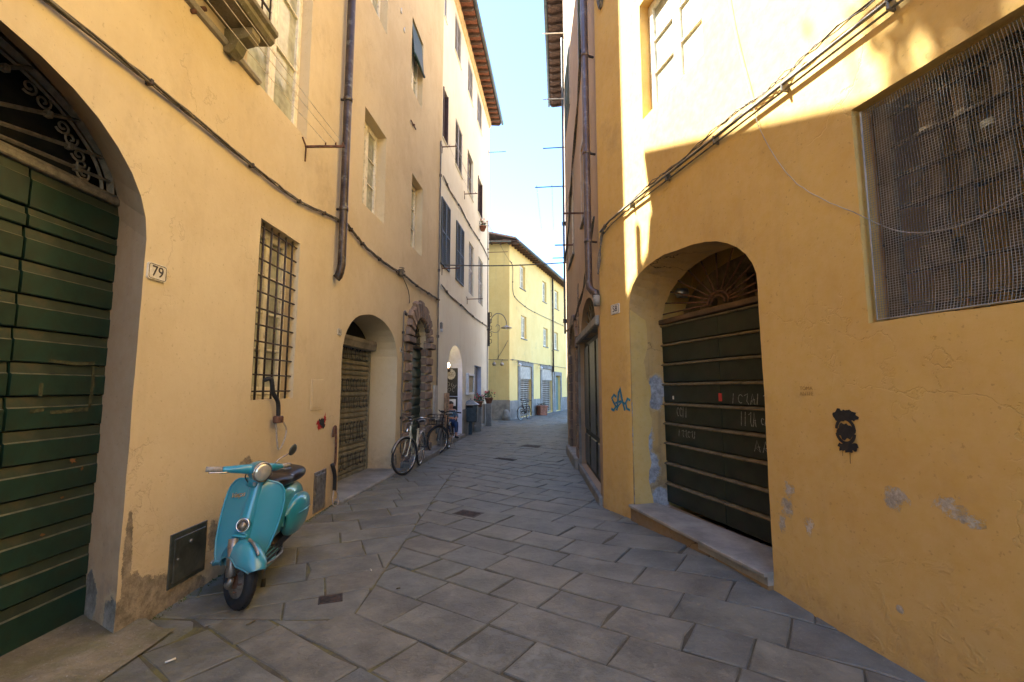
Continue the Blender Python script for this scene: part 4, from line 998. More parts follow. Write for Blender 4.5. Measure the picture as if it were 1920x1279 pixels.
for i in range(5): mb.tube([(-1.0, 20.15, 3.5+i*.3), (-.9, 20.15, 3.55+i*.3), (-.9, 20.15, 3.68+i*.3), (-1.0, 20.15, 3.7+i*.3)], .014, 6)
mb.build('mast_plate', M['darkiron'], t)

# ================================================================== Y: far yellow house
bD = thing('building', Y1.p(3, -3, 0), 'bright yellow three storey house where the street bends', 'building')
W = Y1; f = wf(W)
yw = [(1.53, 2.42, 6.98, 8.3), (5.7, 6.55, 6.98, 8.3), (8.5, 9.5, 7.0, 8.3), (1.73, 2.62, 4.24, 5.5), (5.8, 6.78, 4.15, 5.33), (8.3, 9.3, 4.15, 5.35), (12.0, 12.9, 6.98, 8.3), (12.0, 12.9, 4.15, 5.35)]
ops = [dict(o=rect(a, b, c, d_), d=.2) for a, b, c, d_ in yw]+[dict(o=rect(1.5, 3.4, .04, 2.75), d=.25), dict(o=rect(5.4, 7.7, .04, 2.75), d=.25), dict(o=rect(8.5, 9.7, .06, 2.4), d=.25)]
wall_part(W, bD, M['lemon'], -.3, 9.0, ops)
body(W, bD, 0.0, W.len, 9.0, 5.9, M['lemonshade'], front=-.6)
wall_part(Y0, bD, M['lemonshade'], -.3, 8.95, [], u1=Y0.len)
eave(W, bD, -.1, W.len, 9.02, .5, .42, drop=.1, gutter='zinc', gr=.07); eave(Y0, bD, 0, Y0.len, 9.0, .4, .45, drop=.08, gr=.05)
roof_slab(W, bD, -.3, W.len, 9.1, 9, .45)
for i, (a, b, c, d_) in enumerate(yw): casement(bD, W, a, b, c, d_, .17, 3, 'cream', 'glass'); sill(bD, W, a-.05, b+.05, c, 'greystone', .05, .05)
for a, b in ((0, 1.18), (3.72, 5.07), (8.02, 8.17), (10.03, 13.5)): mb = MB(); mb.box((a, 0, -.02), (b, .03, .93), f); mb.build('plinth', M['greystone'], bD)
mb = MB(); mb.box((4.9, 0, -.02), (Y0.len+.03, .03, .97), wf(Y0)); mb.build('end_plinth', M['greystone'], bD)
mb = MB(); mb.box((4.8, .0, 0), (5.1, .06, 2.9), wf(Y0)); mb.build('grey_pier', M['greystone'], bD)
for (a, b, z1) in ((1.5, 3.4, 2.75), (5.4, 7.7, 2.75), (8.5, 9.7, 2.4)):
    fr = MB(); fr.bbox((a-.32, 0, 0), (a, .05, z1+.25), .01, f); fr.bbox((b, 0, 0), (b+.32, .05, z1+.25), .01, f); fr.bbox((a, 0, z1), (b, .05, z1+.25), .01, f); so2 = fr.build('shop_surround', M['greystone'], bD)
    if z1 > 2.5:
        mb = MB(); mb.bbox((a, -.1, 2.05), (b, -.02, 2.74), .01, f); mb.build('shop_fascia', M['rollercream'], so2)
        mb = MB(); mb.box((a, -.22, .05), (b, -.2, 2.05), f); mb.build('dark_opening', M['darkglass'], so2)
        rg = MB()
        for i in range(17): rg.box((a, -.13, .1+i*.118), (b, -.11, .128+i*.118), f)
        for i in range(9): rg.box((a+(b-a)*i/8.-.02, -.14, .05), (a+(b-a)*i/8.+.02, -.125, 2.05), f)
        rg.build('security_grille', M['rollercream'], so2)
    else:
        mb = MB(); mb.bbox((a, -.2, .06), (b, -.15, 2.3), .02, f); mb.build('green_door', simple('blue_green_door', (.12, .2, .17), .6), so2)
mb = MB(); mb.box((5.3, -.02, 2.76), (7.8, .0, 2.8), f); mb.build('drip', M['greystone'], bD)
tpv = Y1.p(7.6, .12, 0); downpipe('drainpipe', tpv.x, tpv.y, 2.5, 8.85, .06, 'brown drainpipe down the bright yellow house front', 'copper', Y1, collars=(4, 6, 8))
cable('cable', Y1, [(-.0, 8.05), (.4, 7.8), (.42, 6.6), (.9, 6.25), (2.5, 6.05), (4.0, 6.0), (8, 6.02), (11, 6.05)], .016, 'grey cable crossing the yellow house front between window rows', 1, d=.03, mat='conduit')
cable('cable', Y1, [(0, 2.97), (1, 3.0), (4, 2.98), (8, 3.0), (13, 3.0)], .016, 'cable above the roller grilles of the yellow house', 1, d=.07, mat='conduit')
cable('cable', Y0, [(4.7, 2.97), (5.4, 2.98), (6.3, 2.96)], .014, 'short cable around the shaded end of the yellow house', 1, d=.03, mat='conduit')
cable('cable', Y0, [(6.3, 3.95), (6.0, 3.4), (5.75, 3.0)], .014, 'slanting cable on the shaded end of the yellow house', 1, d=.03, mat='conduit')
cable('cable', Y0, [(5.8, 5.3), (5.8, 4.3), (5.82, 3.0)], .01, 'thin upright cable on the shaded end of the yellow house', 1, d=.03, mat='conduit')
for i, (W_, u, lb) in enumerate(((Y0, 5.62, 'grey floodlight on the shaded end of the yellow house'), (Y0, 6.0, 'second lamp right of the floodlight on the shaded end wall'), (Y1, .9, 'white globe lamp left of the first roller grille'), (Y1, 4.6, 'white globe lamp between the two roller grilles'))):
    t = thing('wall_lamp', W_.p(u, 0, 2.7), lb, 'wall lamp')
    mb = MB(); mb.tube(smooth_path([W_.p(u, .02, 2.9), W_.p(u, .16, 2.92), W_.p(u, .2, 2.82)]), .014, 6); mb.build('arm', M['steel'], t)
    mb = MB(); mb.lathe([(.02, .1), (.08, .06), (.1, 0), (.08, -.06), (.02, -.09)], 14, Matrix.Translation(W_.p(u, .22, 2.74))); mb.build('lamp_head', M['steel' if i < 2 else 'white'], t)
t = thing('stone_bollard', (-.28, 22.75, 0), 'rough stone kerb bollard at the foot of the yellow house corner', 'bollard')
mb = MB(); mb.lathe([(.22, 0), (.2, .2), (.15, .4), (.09, .5), (.0, .52)], 14); mb.build('stone', M['greystone'], t, local=True)
pv = Y1.p(4.3, .32, 0); t = thing('terracotta_planter', pv, 'square terracotta planter between the two roller grilles', 'planter'); t.rotation_euler = (0, 0, R(21-90))
mb = MB(); mb.bbox((-.36, -.22, 0), (.36, .22, .52), .02); mb.bbox((-.4, -.26, .46), (.4, .26, .56), .015); mb.build('planter_box', M['terracotta'], t, local=True)
mb = MB(); rd = random.Random(5)
for i in range(60):
    c = Vector((rd.uniform(-.3, .3), rd.uniform(-.18, .18), .56+rd.uniform(0, .12))); a = Vector((rd.gauss(0, 1), rd.gauss(0, 1), rd.gauss(0, 1))).normalized()*.04; b_ = a.orthogonal().normalized()*.02; mb.add([c-a, c-b_, c+a, c+b_], [(0, 1, 2, 3)])
mb.build('dry_plant', M['ledge'], t, local=True)
# unseen house added to block sun in the side street, and the far end house
for nm, a, b, z, mt, lb in (('building', (-6.6, 19.5), (-6.5, 23.4), 15, 'pale', 'unseen pale house added to keep sun out of the side street'), ('building', (6.5, 37.5), (12, 35.5), 9, 'tan', 'low tan house at the far end of the street')):
    bb = thing(nm, (a[0], a[1], 0), lb, 'building'); Wx = Wall(a, b); wall_part(Wx, bb, M[mt], -.3, z, [dict(o=rect(1, 2, 4, 5.5), d=.15)]); body(Wx, bb, 0, Wx.len, z, 6, M[mt]); roof_slab(Wx, bb, -.2, Wx.len+.2, z, 6, .4); casement(bb, Wx, 1, 2, 4, 5.5, .13, 3)

# ================================================================== R1: orange house, door 58, netted window
bE = thing('building', R1.p(2, -3, 0), 'orange yellow plastered house with dark plank door under an arch', 'building')
W = R1; f = wf(W)
outer = archp(0.0, 2.06, .17, 2.36, 2.95, 18, .82)
outer = [(u-(.0 if z > 1 else 0), z+.10*max(0, (1.03-u))/1.03*sm(2.2, 2.6, z)-.05*max(0, (u-1.03))*sm(2.2, 2.6, z)) for u, z in outer]
ops = [dict(o=outer, i=archp(0.02, 2.08, .17, 2.37, 2.95, 18), d=.45, m=1, jit=.006),
       dict(o=rect(2.9, 4.7, 1.94, 3.3), d=.17), dict(o=rect(.45, 1.55, 4.7, 6.15), d=.2), dict(o=rect(3.6, 4.7, 4.7, 6.15), d=.2)]
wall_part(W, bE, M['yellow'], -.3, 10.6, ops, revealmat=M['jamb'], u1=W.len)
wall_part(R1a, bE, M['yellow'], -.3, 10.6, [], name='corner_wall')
body(W, bE, 0.01, W.len, 10.5, 6, M['yellow'], front=-.9)
mb = MB(); e0 = R1a.p(0, 0, 0); mb.add([(e0.x, e0.y, -.3), (e0.x+3, e0.y+.35, -.3), (e0.x+3, e0.y+.35, 10.6), (e0.x, e0.y, 10.6)], [(0, 1, 2, 3)]); mb.build('end_wall', M['yellow'], bE)
roof_slab(W, bE, -.6, W.len, 10.6, 6, .5)
sc = MB(); nt_ = 0
# stone doorstep with orange riser
mb = MB(); mb.prism([(.10, .165), (.10, .188), (.085, .195), (-.5, .20), (-.5, .1), (.06, .1), (.06, .165)], lambda t, p, q: f(t, p*(.6+.25*t/2.06)+.0, q), -.02, 2.055); mb.build('doorstep', M['marble'], bE)
mb = MB(); mb.box((-.0, -.4, -.1), (2.05, .045, .163), f); mb.build('step_riser', M['jamb'], bE)
# plank door
f2 = wf(W.off(-.45)); dm = MB(); dm.add([f2(-.02, -.05, .2), f2(2.1, -.05, .2), f2(2.1, -.05, 2.34), f2(-.02, -.05, 2.34)], [(0, 1, 2, 3)]); dB = dm.build('plank_door', M['blackgreen'], bE)
for i in range(9):
    z0 = .205+i*.2355; z1 = z0+.2355
    for a, b in ((.02, 1.03), (1.036, 2.08)):
        mb = MB(); pr = [(-.05, z0), (.004, z0), (.018, z0+.012), (.018, z1-.035), (.045, z1-.030), (.045, z1-.018), (-.0, z1-.002), (-.05, z1-.002)]
        mb.prism(pr, lambda t, p, q: f2(t, p, q+.004*math.sin(t*2+i)), a, b); o = mb.build('plank', [M['blackgreen'], M['ledge']], dB)
        for q in (3, 4, 5): o.data.polygons[q].material_index = 1
mb = MB(); mb.bbox((.0, -.02, 2.325), (2.08, .06, 2.385), .008, f2); mb.build('transom', simple('brown_iron', (.1, .06, .035), .7, var=.25), bE)
mb = MB(); mb.add([f2(u, -.3, z) for u, z in archp(.0, 2.1, 2.3, 2.36, 2.94, 16)], [list(range(19))]); fl = mb.build('fanlight', M['dim'], bE)
mb = MB()
for q in range(6): mb.bbox((.2+q*.28, -.29, 2.38), (.4+q*.28, -.16-.02*(q % 3), 2.5+.07*((q*5) % 4)), .02, f2)
mb.build('stored_clutter', M['dim'], fl)
mb = MB(); mb.lathe([(.03, -.08), (.06, -.06), (.06, .05), (.02, .06)], 12, Matrix.Translation(f2(.3, -.1, 2.68))@Matrix.Rotation(R(90), 4, 'Y')); mb.build('hanging_bulb', M['steel'], fl)
for i in range(13):
    a = R(6+i*14); mb = MB(); mb.tube([f2(1.05+.15*math.cos(a), .01, 2.42+.1*math.sin(a)), f2(1.05+1.0*math.cos(a), .01, 2.40+.54*math.sin(a))], .0095, 5); mb.build('radial_bar', M['rust'], fl)
for rr in (.1, .16):
    mb = MB(); mb.tube([f2(1.05+rr*math.cos(R(a)), .015, 2.42+rr*.75*math.sin(R(a))) for a in range(0, 181, 15)], .011, 6); mb.build('hub_ring', M['rust'], fl)
# chalk tags on the door
DW = W.off(-.45); mb = MB(); random.seed(31)
def scribble(mb, W_, u, z, wd, h, n, sw=.008, d=.021):
    for i in range(n):
        c = u+wd*i/n; k_ = random.random()
        if k_ < .3: ribbon(mb, W_, [(c, z), (c+wd/n*.2, z+h)], sw, d)
        elif k_ < .6: ribbon(mb, W_, [(c, z+h*.8), (c+wd/n*.6, z+h), (c+wd/n*.4, z+.3*h), (c+wd/n*.7, z)], sw, d)
        elif k_ < .8: ribbon(mb, W_, arc(c+wd/n*.4, z+h*.5, wd/n*.4, 30, 300, 8, h*.4), sw, d)
        else: ribbon(mb, W_, [(c, z), (c+wd/n*.35, z+h), (c+wd/n*.7, z), (c+wd/n*.1, z+h*.4), (c+wd/n*.7, z+h*.45)], sw, d)
for a in ((1.2, 1.40, .62, .1, 8), (1.3, 1.2, .2, .13, 4), (1.55, 1.22, .12, .07, 3), (1.86, 1.17, .14, .12, 2), (.28, 1.22, .22, .12, 4), (.3, 1.0, .34, .08, 6), (1.45, .98, .4, .1, 4)): scribble(mb, DW, *a)
mb.build('chalk_tags', M['scratch'], dB, kind='stuff')
mb = MB(); mb.box((1.0, .018, 1.42), (1.05, .0215, 1.50), f2); mb.build('red_sticker', M['reddish'], dB)
mb = MB(); mb.box((.2, .018, 1.42), (.225, .0215, 1.46), f2); mb.build('small_sticker', M['ceramic'], dB)
# netted window: dark store room with wooden shelving seen through plastic mesh
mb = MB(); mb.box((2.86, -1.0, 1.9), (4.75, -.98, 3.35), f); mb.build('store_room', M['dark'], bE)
rk = MB(); rk.bbox((2.94, -.17, 1.95), (3.02, -.12, 3.29), .004, f); rack = rk.build('window_lattice', M['dim'], bE)
random.seed(8)
for i in range(10):
    u = 3.16+i*.17; mb = MB(); mb.bbox((u, -.19, 1.95), (u+.055+.04*(i % 3 == 0), -.155, 3.29), .004, f); mb.build('batten', M['dim'], rack)
for i in range(7):
    z = 2.02+i*.195; mb = MB(); mb.bbox((2.93, -.15, z), (4.68, -.125, z+.02), .004, f); mb.build('cross_batten', M['dim'], rack)
for i in range(9):
    mb = MB(); u = 3.0+random.random()*1.5; z = random.choice([2.02+j*.195 for j in range(6)]); mb.bbox((u, -.27, z+.02), (u+.16, -.21, z+.16), .01, f); mb.build('stored_board', M['ledge'], rack)
net = MB(); un, zn = 122, 90
def np_(a, b): return (2.93+1.76*a, -.035-.06*max(0,math.sin(PI*a))**.6*max(0,math.sin(PI*b))**.5*(.7+.5*noise.noise(Vector((a*5, b*4, 2)))), 1.96+1.31*b)
for i in range(un+1): 
    a = i/un; pts = [f(*np_(a+.0012*noise.noise(Vector((a*30, b*.3, 0))), b/26)) for b in range(27)]; net.tube(pts,   .0013, 3, cap=False, smooth=False)
for j in range(zn+1):
    b = j/zn; pts = [f(*np_(a/30, b)) for a in range(31)]; net.tube(pts,   .0013, 3, cap=False, smooth=False)
net.build('window_netting', M['mesh'], bE, kind='stuff')
mb = MB(); mb.tube([f(2.935, -.03, 3.27), f(2.935, -.03, 1.955), f(4.68, -.03, 1.955)], .006, 6); mb.build('netting_edge', M['mesh'], bE)
o = casement(bE, W, .45, 1.55, 4.7, 6.15, .17, 3); o['label'] = 'white casement window in full sun'
casement(bE, W, 3.6, 4.7, 4.7, 6.15, .17, 3)
# graffiti on the orange house
mb = MB(); s = .085
A = R1a
def star(cx, cz, r): return [(cx-.5*r, cz-.9*r), (cx, cz+r*1.3), (cx+.55*r, cz-.9*r)]
ribbon(mb, A, [(.36, 1.440), (.30, 1.466), (.25, 1.423), (.29, 1.372), (.34, 1.321), (.29, 1.270), (.23, 1.287)], .034, .004)
ribbon(mb, A, [(.36, 1.270), (.41, 1.491), (.44, 1.559), (.47, 1.440), (.54, 1.278)], .038, .0045)
ribbon(mb, A, [(.33, 1.364), (.45, 1.389), (.57, 1.355)], .03, .005); ribbon(mb, A, [(.37, 1.304), (.5, 1.406)], .02, .0052)
ribbon(mb, A, [(.66, 1.406), (.60, 1.423), (.56, 1.372), (.58, 1.304), (.65, 1.287)], .034, .0055); mb.build('blue_graffiti', M['bluespray'], bE)
mb = MB(); cu, cz = 2.71, 1.275
for q, (a, b, r, rz_) in enumerate([(-.04, .105, .04, .034), (.0, .105, .04, .034), (.042, .10, .038, .034), (.005, .125, .058, .016), (.0, .008, .05, .055), (-.03, -.092, .032, .024), (.012, -.098, .038, .026), (.045, -.085, .032, .024)]): blob(mb, W, cu+a, cz+b, r, rz_, .003+q*.0004, 18, .35, q)
ribbon(mb, W, arc(cu, cz+.012, .06, 0, 175, 12, .072), .02, .0065); ribbon(mb, W, arc(cu, cz+.005, .06, 190, 350, 12, .072), .02, .0065)
ribbon(mb, W, [(cu-.03, cz-.11), (cu-.033, cz-.15)], .003, .003); ribbon(mb, W, [(cu+.018, cz-.11), (cu+.014, cz-.19)], .004, .003)
mb.build('black_stencil', M['blackink'], bE)
text(bE, 'TOMA\nANTFE', W.mat(2.44, .002, 1.53), .036, simple('faint_pencil', (.36, .21, .06), .9, bump=0), 'faint_writing', ext=.0003)
# pipes and cables on the orange wall
t = thing('conduit_pipe', W.p(0, 0, 3.75), 'grey conduit pipe running along the orange wall over the door', 'pipe')
mb = MB(); mb.tube([R1a.p(.12, .05, 3.66), R1a.p(.35, .05, 3.73), R1a.p(.62, .05, 3.765)]+[W.p(u, .05, 3.77) for u in (.1, 1, 2, 3, 5, 7)], .013, 8); mb.build('pipe', M['conduit'], t)
mb = MB(); mb.tube([R1a.p(.12, .03, 3.60), R1a.p(.35, .03, 3.68), R1a.p(.62, .03, 3.725)]+[W.p(u, .03, 3.73) for u in (.1, 1, 2, 3, 5, 7)], .008, 8); mb.build('lower_pipe', M['conduit'], t)
for i in range(9):
    mb = MB(); u = .2+i*.75; mb.bbox((u-.008, 0, 3.715), (u+.008, .062, 3.79), .004, f); mb.build('clamp', M['conduit'], t)
cable('cable', W, [(-.1, 3.79), (.6, 3.83), (1.2, 3.82), (1.9, 3.86), (2.3, 3.83), (2.8, 3.87), (3.6, 3.86), (5, 3.86)], .0045, 'wavy old wires lying on top of the conduit pipe', 3, d=.03, wob=.02, clips=False)
cable('cable', W, [(1.75, 6.5), (1.95, 4.8), (2.12, 3.92), (2.2, 3.55), (2.42, 3.1), (2.62, 2.86), (2.9, 2.62)], .0028, 'thin pale wire drooping across the orange wall to the netted window', 1, d=.02, mat='mesh', clips=False)
tt = thing('cable', W.p(2.9, 0, 2.6), 'thin pale wire sagging across the netting', 'cable'); mb = MB(); mb.tube(smooth_path([W.p(2.9, .02, 2.62), W.p(3.15, .03, 2.42), W.p(3.4, .03, 2.36), W.p(3.65, .03, 2.42), W.p(4.4, .02, 2.7)]), .0025, 5); mb.build('wire', M['mesh'], tt)
cable('cable', R1a, [(.1, 7.6), (.2, 6.9), (.45, 7.6), (.6, 8.5)], .012, 'dark cable curving from the corner drainpipe up the orange wall', 2, d=.03, clips=False)
cable('cable', R1a, [(.05, 3.1), (.1, 3.5), (.25, 3.72)], .012, 'cable looping off the conduit near the corner drainpipe', 2, d=.04, clips=False)
xp = R1a.p(-.12, .10, 0)
downpipe('drainpipe', xp.x, xp.y, 2.85, 10.4, .05, 'tall mauve brown drainpipe on the corner of the orange house', 'mauve', R1a,
    bend=[(0, 0, .16), (.01, -.015, .08), (.04, -.06, .02), (.07, -.10, .0), (.08, -.12, -.08)], collars=(3.6, 4.9, 6.4, 8.2))
tt = thing('pipe_outlet', xp, 'white plastic outlet at the foot of the corner drainpipe', 'pipe'); mb = MB(); q = Vector((xp.x+.08, xp.y-.12, 2.66)); mb.tube([q+Vector((0, 0, .14)), q], .05, 12); mb.build('collar', M['marble'], tt)

# ================================================================== R2: tan house beyond
bF = thing('building', R2.p(3, -3, 0), 'narrow tan plastered house with dark door and stone arch', 'building')
W = R2; f = wf(W); U = lambda u: W.len-u
rw = [(U(1.95), U(.85), 4.5, 5.93), (U(4.9), U(3.65), 4.5, 6.3), (U(2.1), U(1.1), 7.65, 9.3), (U(5.6), U(4.15), 8.3, 9.95)]
ops = [dict(o=rect(U(2.8), U(.25), .12, 2.42), d=.12), dict(o=archp(U(2.5), U(.5), 2.5, 2.52, 3.05, 12), d=.12), dict(o=archp(U(4.75), U(3.25), .2, 2.35, 2.95, 14), d=.3)]+[dict(o=rect(*r), d=.14) for r in rw]
wall_part(W, bF, M['tan'], -.3, 14.2, ops, u1=W.len)
body(W, bF, 0, W.len, 14.2, 6, M['tan'])
eave(W, bF, -.1, W.len-.1, 14.3, .62, .5, 'rooftile', 'wooddark', drop=.05, gutter='wooddark')
roof_slab(W, bF, -.2, W.len, 14.4, 6, .6)
for i, r in enumerate(rw):
    if i < 2: casement(bF, W, *r, .13, 3); sill(bF, W, r[0]-.06, r[1]+.06, r[2], 'marble', .05, .05)
    else:
        c = (r[0]+r[1])/2; louvre(bF, W, r[0]+.02, c, r[2], r[3], -.02, 'shuttergreen'); louvre(bF, W, c, r[1]-.02, r[2], r[3], -.02, 'shuttergreen')
    mb = MB()
    for a, b, c, d_ in ((r[0]-.1, r[0], r[2], r[3]), (r[1], r[1]+.1, r[2], r[3]), (r[0]-.1, r[1]+.1, r[3], r[3]+.1)): mb.box((a, 0, c), (b, .015, d_), f)
    mb.build('painted_surround', simple('pale_surround', (.5, .42, .32), .85), bF)
dr = MB(); dr.bbox((U(2.8), -.14, .1), (U(.25), -.10, 2.42), .005, f); dF = dr.build('panel_door', M['blackgreen'], bF)
for a, b in ((U(2.75), U(1.95)), (U(1.9), U(1.1)), (U(1.05), U(.3))):
    for z0, z1 in ((.2, .72), (.8, 2.32)):
        mb = MB(); mb.bbox((a+.07, -.10, z0), (b-.07, -.07, z1), .02, f); mb.build('panel', M['galv'], dF)
mb = MB(); mb.bbox((U(2.95), -.1, 2.42), (U(.1), .06, 2.56), .02, f); mb.build('door_lintel', M['greystone'], bF)
mb = MB(); mb.bbox((U(2.9), -.14, -.02), (U(.1), .05, .115), .01, f); mb.build('door_sill', M['greystone'], bF)
mb = MB(); mb.add([f(u, -.11, z) for u, z in archp(U(2.5), U(.5), 2.5, 2.52, 3.05, 12)], [list(range(15))]); fl = mb.build('fanlight', M['darkglass'], bF)
for i in range(9):
    a = R(10+i*20); mb = MB(); mb.tube([f(U(1.5)+.1*math.cos(a), -.08, 2.56+.06*math.sin(a)), f(U(1.5)+.95*math.cos(a), -.08, 2.54+.5*math.sin(a))], .011, 5); mb.build('radial_bar', M['iron'], fl)
mb = MB(); mb.add([f(u, -.29, z) for u, z in archp(U(4.75), U(3.25), .2, 2.35, 2.95, 14)], [list(range(17))]); mb.build('inner_door', M['brown'], bF)
ar = MB(); ar.bbox((U(3.2), -.28, .0), (U(3.0), .04, 2.3), .015, f); sa = ar.build('stone_arch', M['brownstone'], bF)
for i in range(10):
    for a, b in ((U(3.28), U(2.95)), (U(5.05), U(4.72))):
        z = .18+i*.215; mb = MB(); mb.bbox((a, -.02, z), (b, .05, z+.2), .012, f); mb.build('stone', M['brownstone'], sa)
for i in range(11):
    a0 = R(180*i/11+1); a1 = R(180*(i+1)/11-1); cc = (U(4.0), 2.36); r0, r1 = .76, 1.02; fo = [(cc[0]+r*math.cos(a), cc[1]+r*.8*math.sin(a)) for r, a in ((r0, a0), (r1, a0), (r1, a1), (r0, a1))]
    mb = MB(); mb.add([f(p[0], -.02, p[1]) for p in fo]+[f(p[0], .05, p[1]) for p in fo], [(4, 5, 6, 7), (0, 1, 5, 4), (1, 2, 6, 5), (2, 3, 7, 6), (3, 0, 4, 7)]); mb.build('voussoir', M['brownstone'], sa)
mb = MB(); mb.bbox((U(5.1), -.1, -.05), (U(2.95), .12, .2), .02, f); mb.build('doorstep', M['marble'], bF)
# exposed rubble masonry between the two doorways
rb = MB(); rd = random.Random(3)
z = .1
while z < 3.6:
    u = U(3.0)+.0; hh = rd.uniform(.07, .13)
    while u < U(2.82)+ (0.0 if z < 2.6 else 0)-.02+.0:
        l = rd.uniform(.08, .16); rb.bbox((u, -.01, z), (min(u+l, U(2.8)), .012+rd.uniform(0, .012), z+hh-.012), .01, f); u += l+.01
    z += hh
z = 2.62
rb.build('rubble_masonry', M['rubble'], bF, kind='stuff')
mb = MB(); mb.box((U(2.85), -.01, 0), (U(2.78), .03, 2.4), f); mb.build('stone_jamb', M['greystone'], bF)
for u, z, L_, lb in ((.95, 4.35, .42, 'rusty wall arm below the near window of the tan house'), (3.7, 4.7, .42, 'rusty wall arm below the far window of tan house'), (1.4, 8.8, .5, 'red brown wall arm beside the upper green shutter'), (5.8, 11.5, .6, 'white wall arm under the dark eaves of tan house'), (5.9, 9.6, .6, 'second white wall arm under the dark eaves of tan house')):
    line_bracket(R2, U(u), z, L_, lb, mat='rust' if z < 9 else 'ceramic')
cable('cable', R2, [(.2, 4.9), (1.5, 5.6), (3.0, 6.6), (4.6, 7.6), (5.6, 8.6), (5.9, 9.2)], .014, 'dark cable climbing slantwise over the tan house front', 2, d=.03, clips=False)
cable('cable', R2, [(.1, 3.05), (2.2, 2.95), (3.8, 2.9+.25), (5.0, 3.5), (5.8, 4.0)], .012, 'cable sagging above the stone arch of the tan house', 2, d=.04, clips=False)
cable('cable', R2, [(.03, 11.5), (.04, 8), (.03, 5), (.04, 3)], .03, 'dark conduit down the far corner of the tan house', 1, d=.05, mat='zinc')

# R3: house beyond the tan one
bG = thing('building', (3.5, 16, 0), 'tan house behind the first tan one, seen as a sliver by the sky', 'building')
R3 = Wall((2.5, 21), (1.60, 12.25)); W = R3; f = wf(W)
ops = [dict(o=rect(1.5, 2.5, 7, 8.6), d=.12), dict(o=rect(5, 6, 7, 8.6), d=.12), dict(o=archp(3, 5, .1, 2, 2.8), d=.3)]
wall_part(W, bG, M['tan'], -.3, 15.2, ops); body(W, bG, 0, W.len, 15.2, 5, M['tan']); roof_slab(W, bG, -.1, W.len-.1, 15.4, 5, .6); eave(W, bG, 0, W.len-.1, 15.3, .65, .45, 'rooftile', 'wooddark', drop=.05, gutter='zinc')
for a in (1.5, 5): casement(bG, W, a, a+1, 7, 8.6, .1, 3)
mb = MB(); mb.box((3, -.32, .1), (5, -.29, 2.8), f); mb.build('door', M['brown'], bG)
for u, z, L_, lb in ((8.2, 8.6, .75, 'dark wall arm against the sky above the clothes lines'), (8.0, 7.5, 1.0, 'long dark wall arm with two lines against the sky'), (8.1, 5.3, .5, 'short dark wall arm at the lower end of the lines')):
    line_bracket(W, u, z, L_, lb, (.5, .95) if L_ == 1.0 else (), -4, mat='darkiron')
# ivy covered lattice mast and green box at the street end
t = thing('lattice_mast', (2.62, 20.4, 0), 'narrow rusty lattice frame by the end of the street', 'lattice frame')
for x in (2.5, 2.78):
    mb = MB(); mb.bbox((x-.05, 20.3, 0), (x, 20.36, 4.6), .005); mb.build('upright', M['rust'], t)
for i in range(24):
    mb = MB(); mb.box((2.5, 20.31, .5+i*.17), (2.73, 20.34, .53+i*.17)); mb.build('rung', M['rust'], t)
t = thing('post_box', (2.55, 19.7, 1.15), 'dark green box on the wall at the street end', 'post box')
mb = MB(); mb.bbox((2.42, 19.5, .75), (2.75, 19.75, 1.7), .03); mb.build('housing', M['greenbox'], t)
mb = MB(); mb.bbox((2.62, 19.47, 1.0), (2.74, 19.5, 1.5), .01); mb.build('notice', M['white'], t)
mb = MB(); mb.bbox((2.56, 19.58, .0), (2.62, 19.66, .76), .005); mb.build('post', M['darkiron'], t)

# overhead wire across the street
t = thing('overhead_cable', L3.p(.3, 0, 4.9), 'dark cable strung across the street above the far yellow house', 'cable')
a = L3.p(.2, .02, 4.88); b = Vector((1.46, 12.1, 4.92)); mb = MB(); mb.tube([a.lerp(b, i/16)+Vector((0, 0, -.05*math.sin(PI*i/16))) for i in range(17)], .016, 6); mb.build('wire', M['cable'], t)
t = thing('overhead_cable', L3.p(8, 0, 9), 'thin wire slanting from pale house corner to yellow house', 'cable')
a = L3.p(8.2, 0, 8.9); b = Y1.p(.1, 0, 8.0); mb = MB(); mb.tube([a.lerp(b, i/10) for i in range(11)], .008, 5); mb.build('wire', M['cable'], t)

# moss and weeds along the foot of the left wall, crumbs of litter on the paving
mb = MB(); rd = random.Random(21)
for W_, a, b in ((L1, 3.1, 4.3), (L1, 5.5, 6.4), (L2, .0, .6), (L2, 2.3, 3.0), (L1, 2.0, 3.0)):
    for i in range(150):
        u = rd.uniform(a, b); q = W_.p(u, .01+abs(rd.gauss(0, .025)), 0); z = G(q.x, q.y)+.002; c = Vector((q.x, q.y, z)); r_ = rd.uniform(.006, .016)
        t1 = Vector((rd.gauss(0, 1), rd.gauss(0, 1), rd.uniform(.2, 1.2))).normalized()*r_; t2 = t1.orthogonal().normalized()*r_*.4
        mb.add([c-t2, c+t2, c+t1*1.3], [(0, 1, 2)])
tm = mb.build('moss_tufts', simple('moss', (.09, .11, .03), .95, var=.4, scale=20)); tag(tm, 'green moss growing along the foot of the ochre wall', 'moss'); tm['kind'] = 'stuff'
for x, y, l, an, lb in ((-1.97, 2.78, .05, .8, 'cigarette butt on the slabs below the ochre wall corner'), (-1.2, 4.1, .035, 2.1, 'scrap of pale paper near the scooter stand'), (-.9, 3.75, .03, .3, 'dry leaf scrap on the slabs in mid street'), (-1.75, 3.2, .06, 1.1, 'dark dry leaf below the scooter wheel')):
    mb = MB(); mb.tube([(x, y, G(x, y)+.012), (x+l*math.cos(an), y+l*math.sin(an), G(x, y)+.014)], [.005, .006], 7); o = mb.build('litter', M['ceramic'] if 'dark' not in lb and 'dry' not in lb else M['ledge']); tag(o, lb, 'litter')

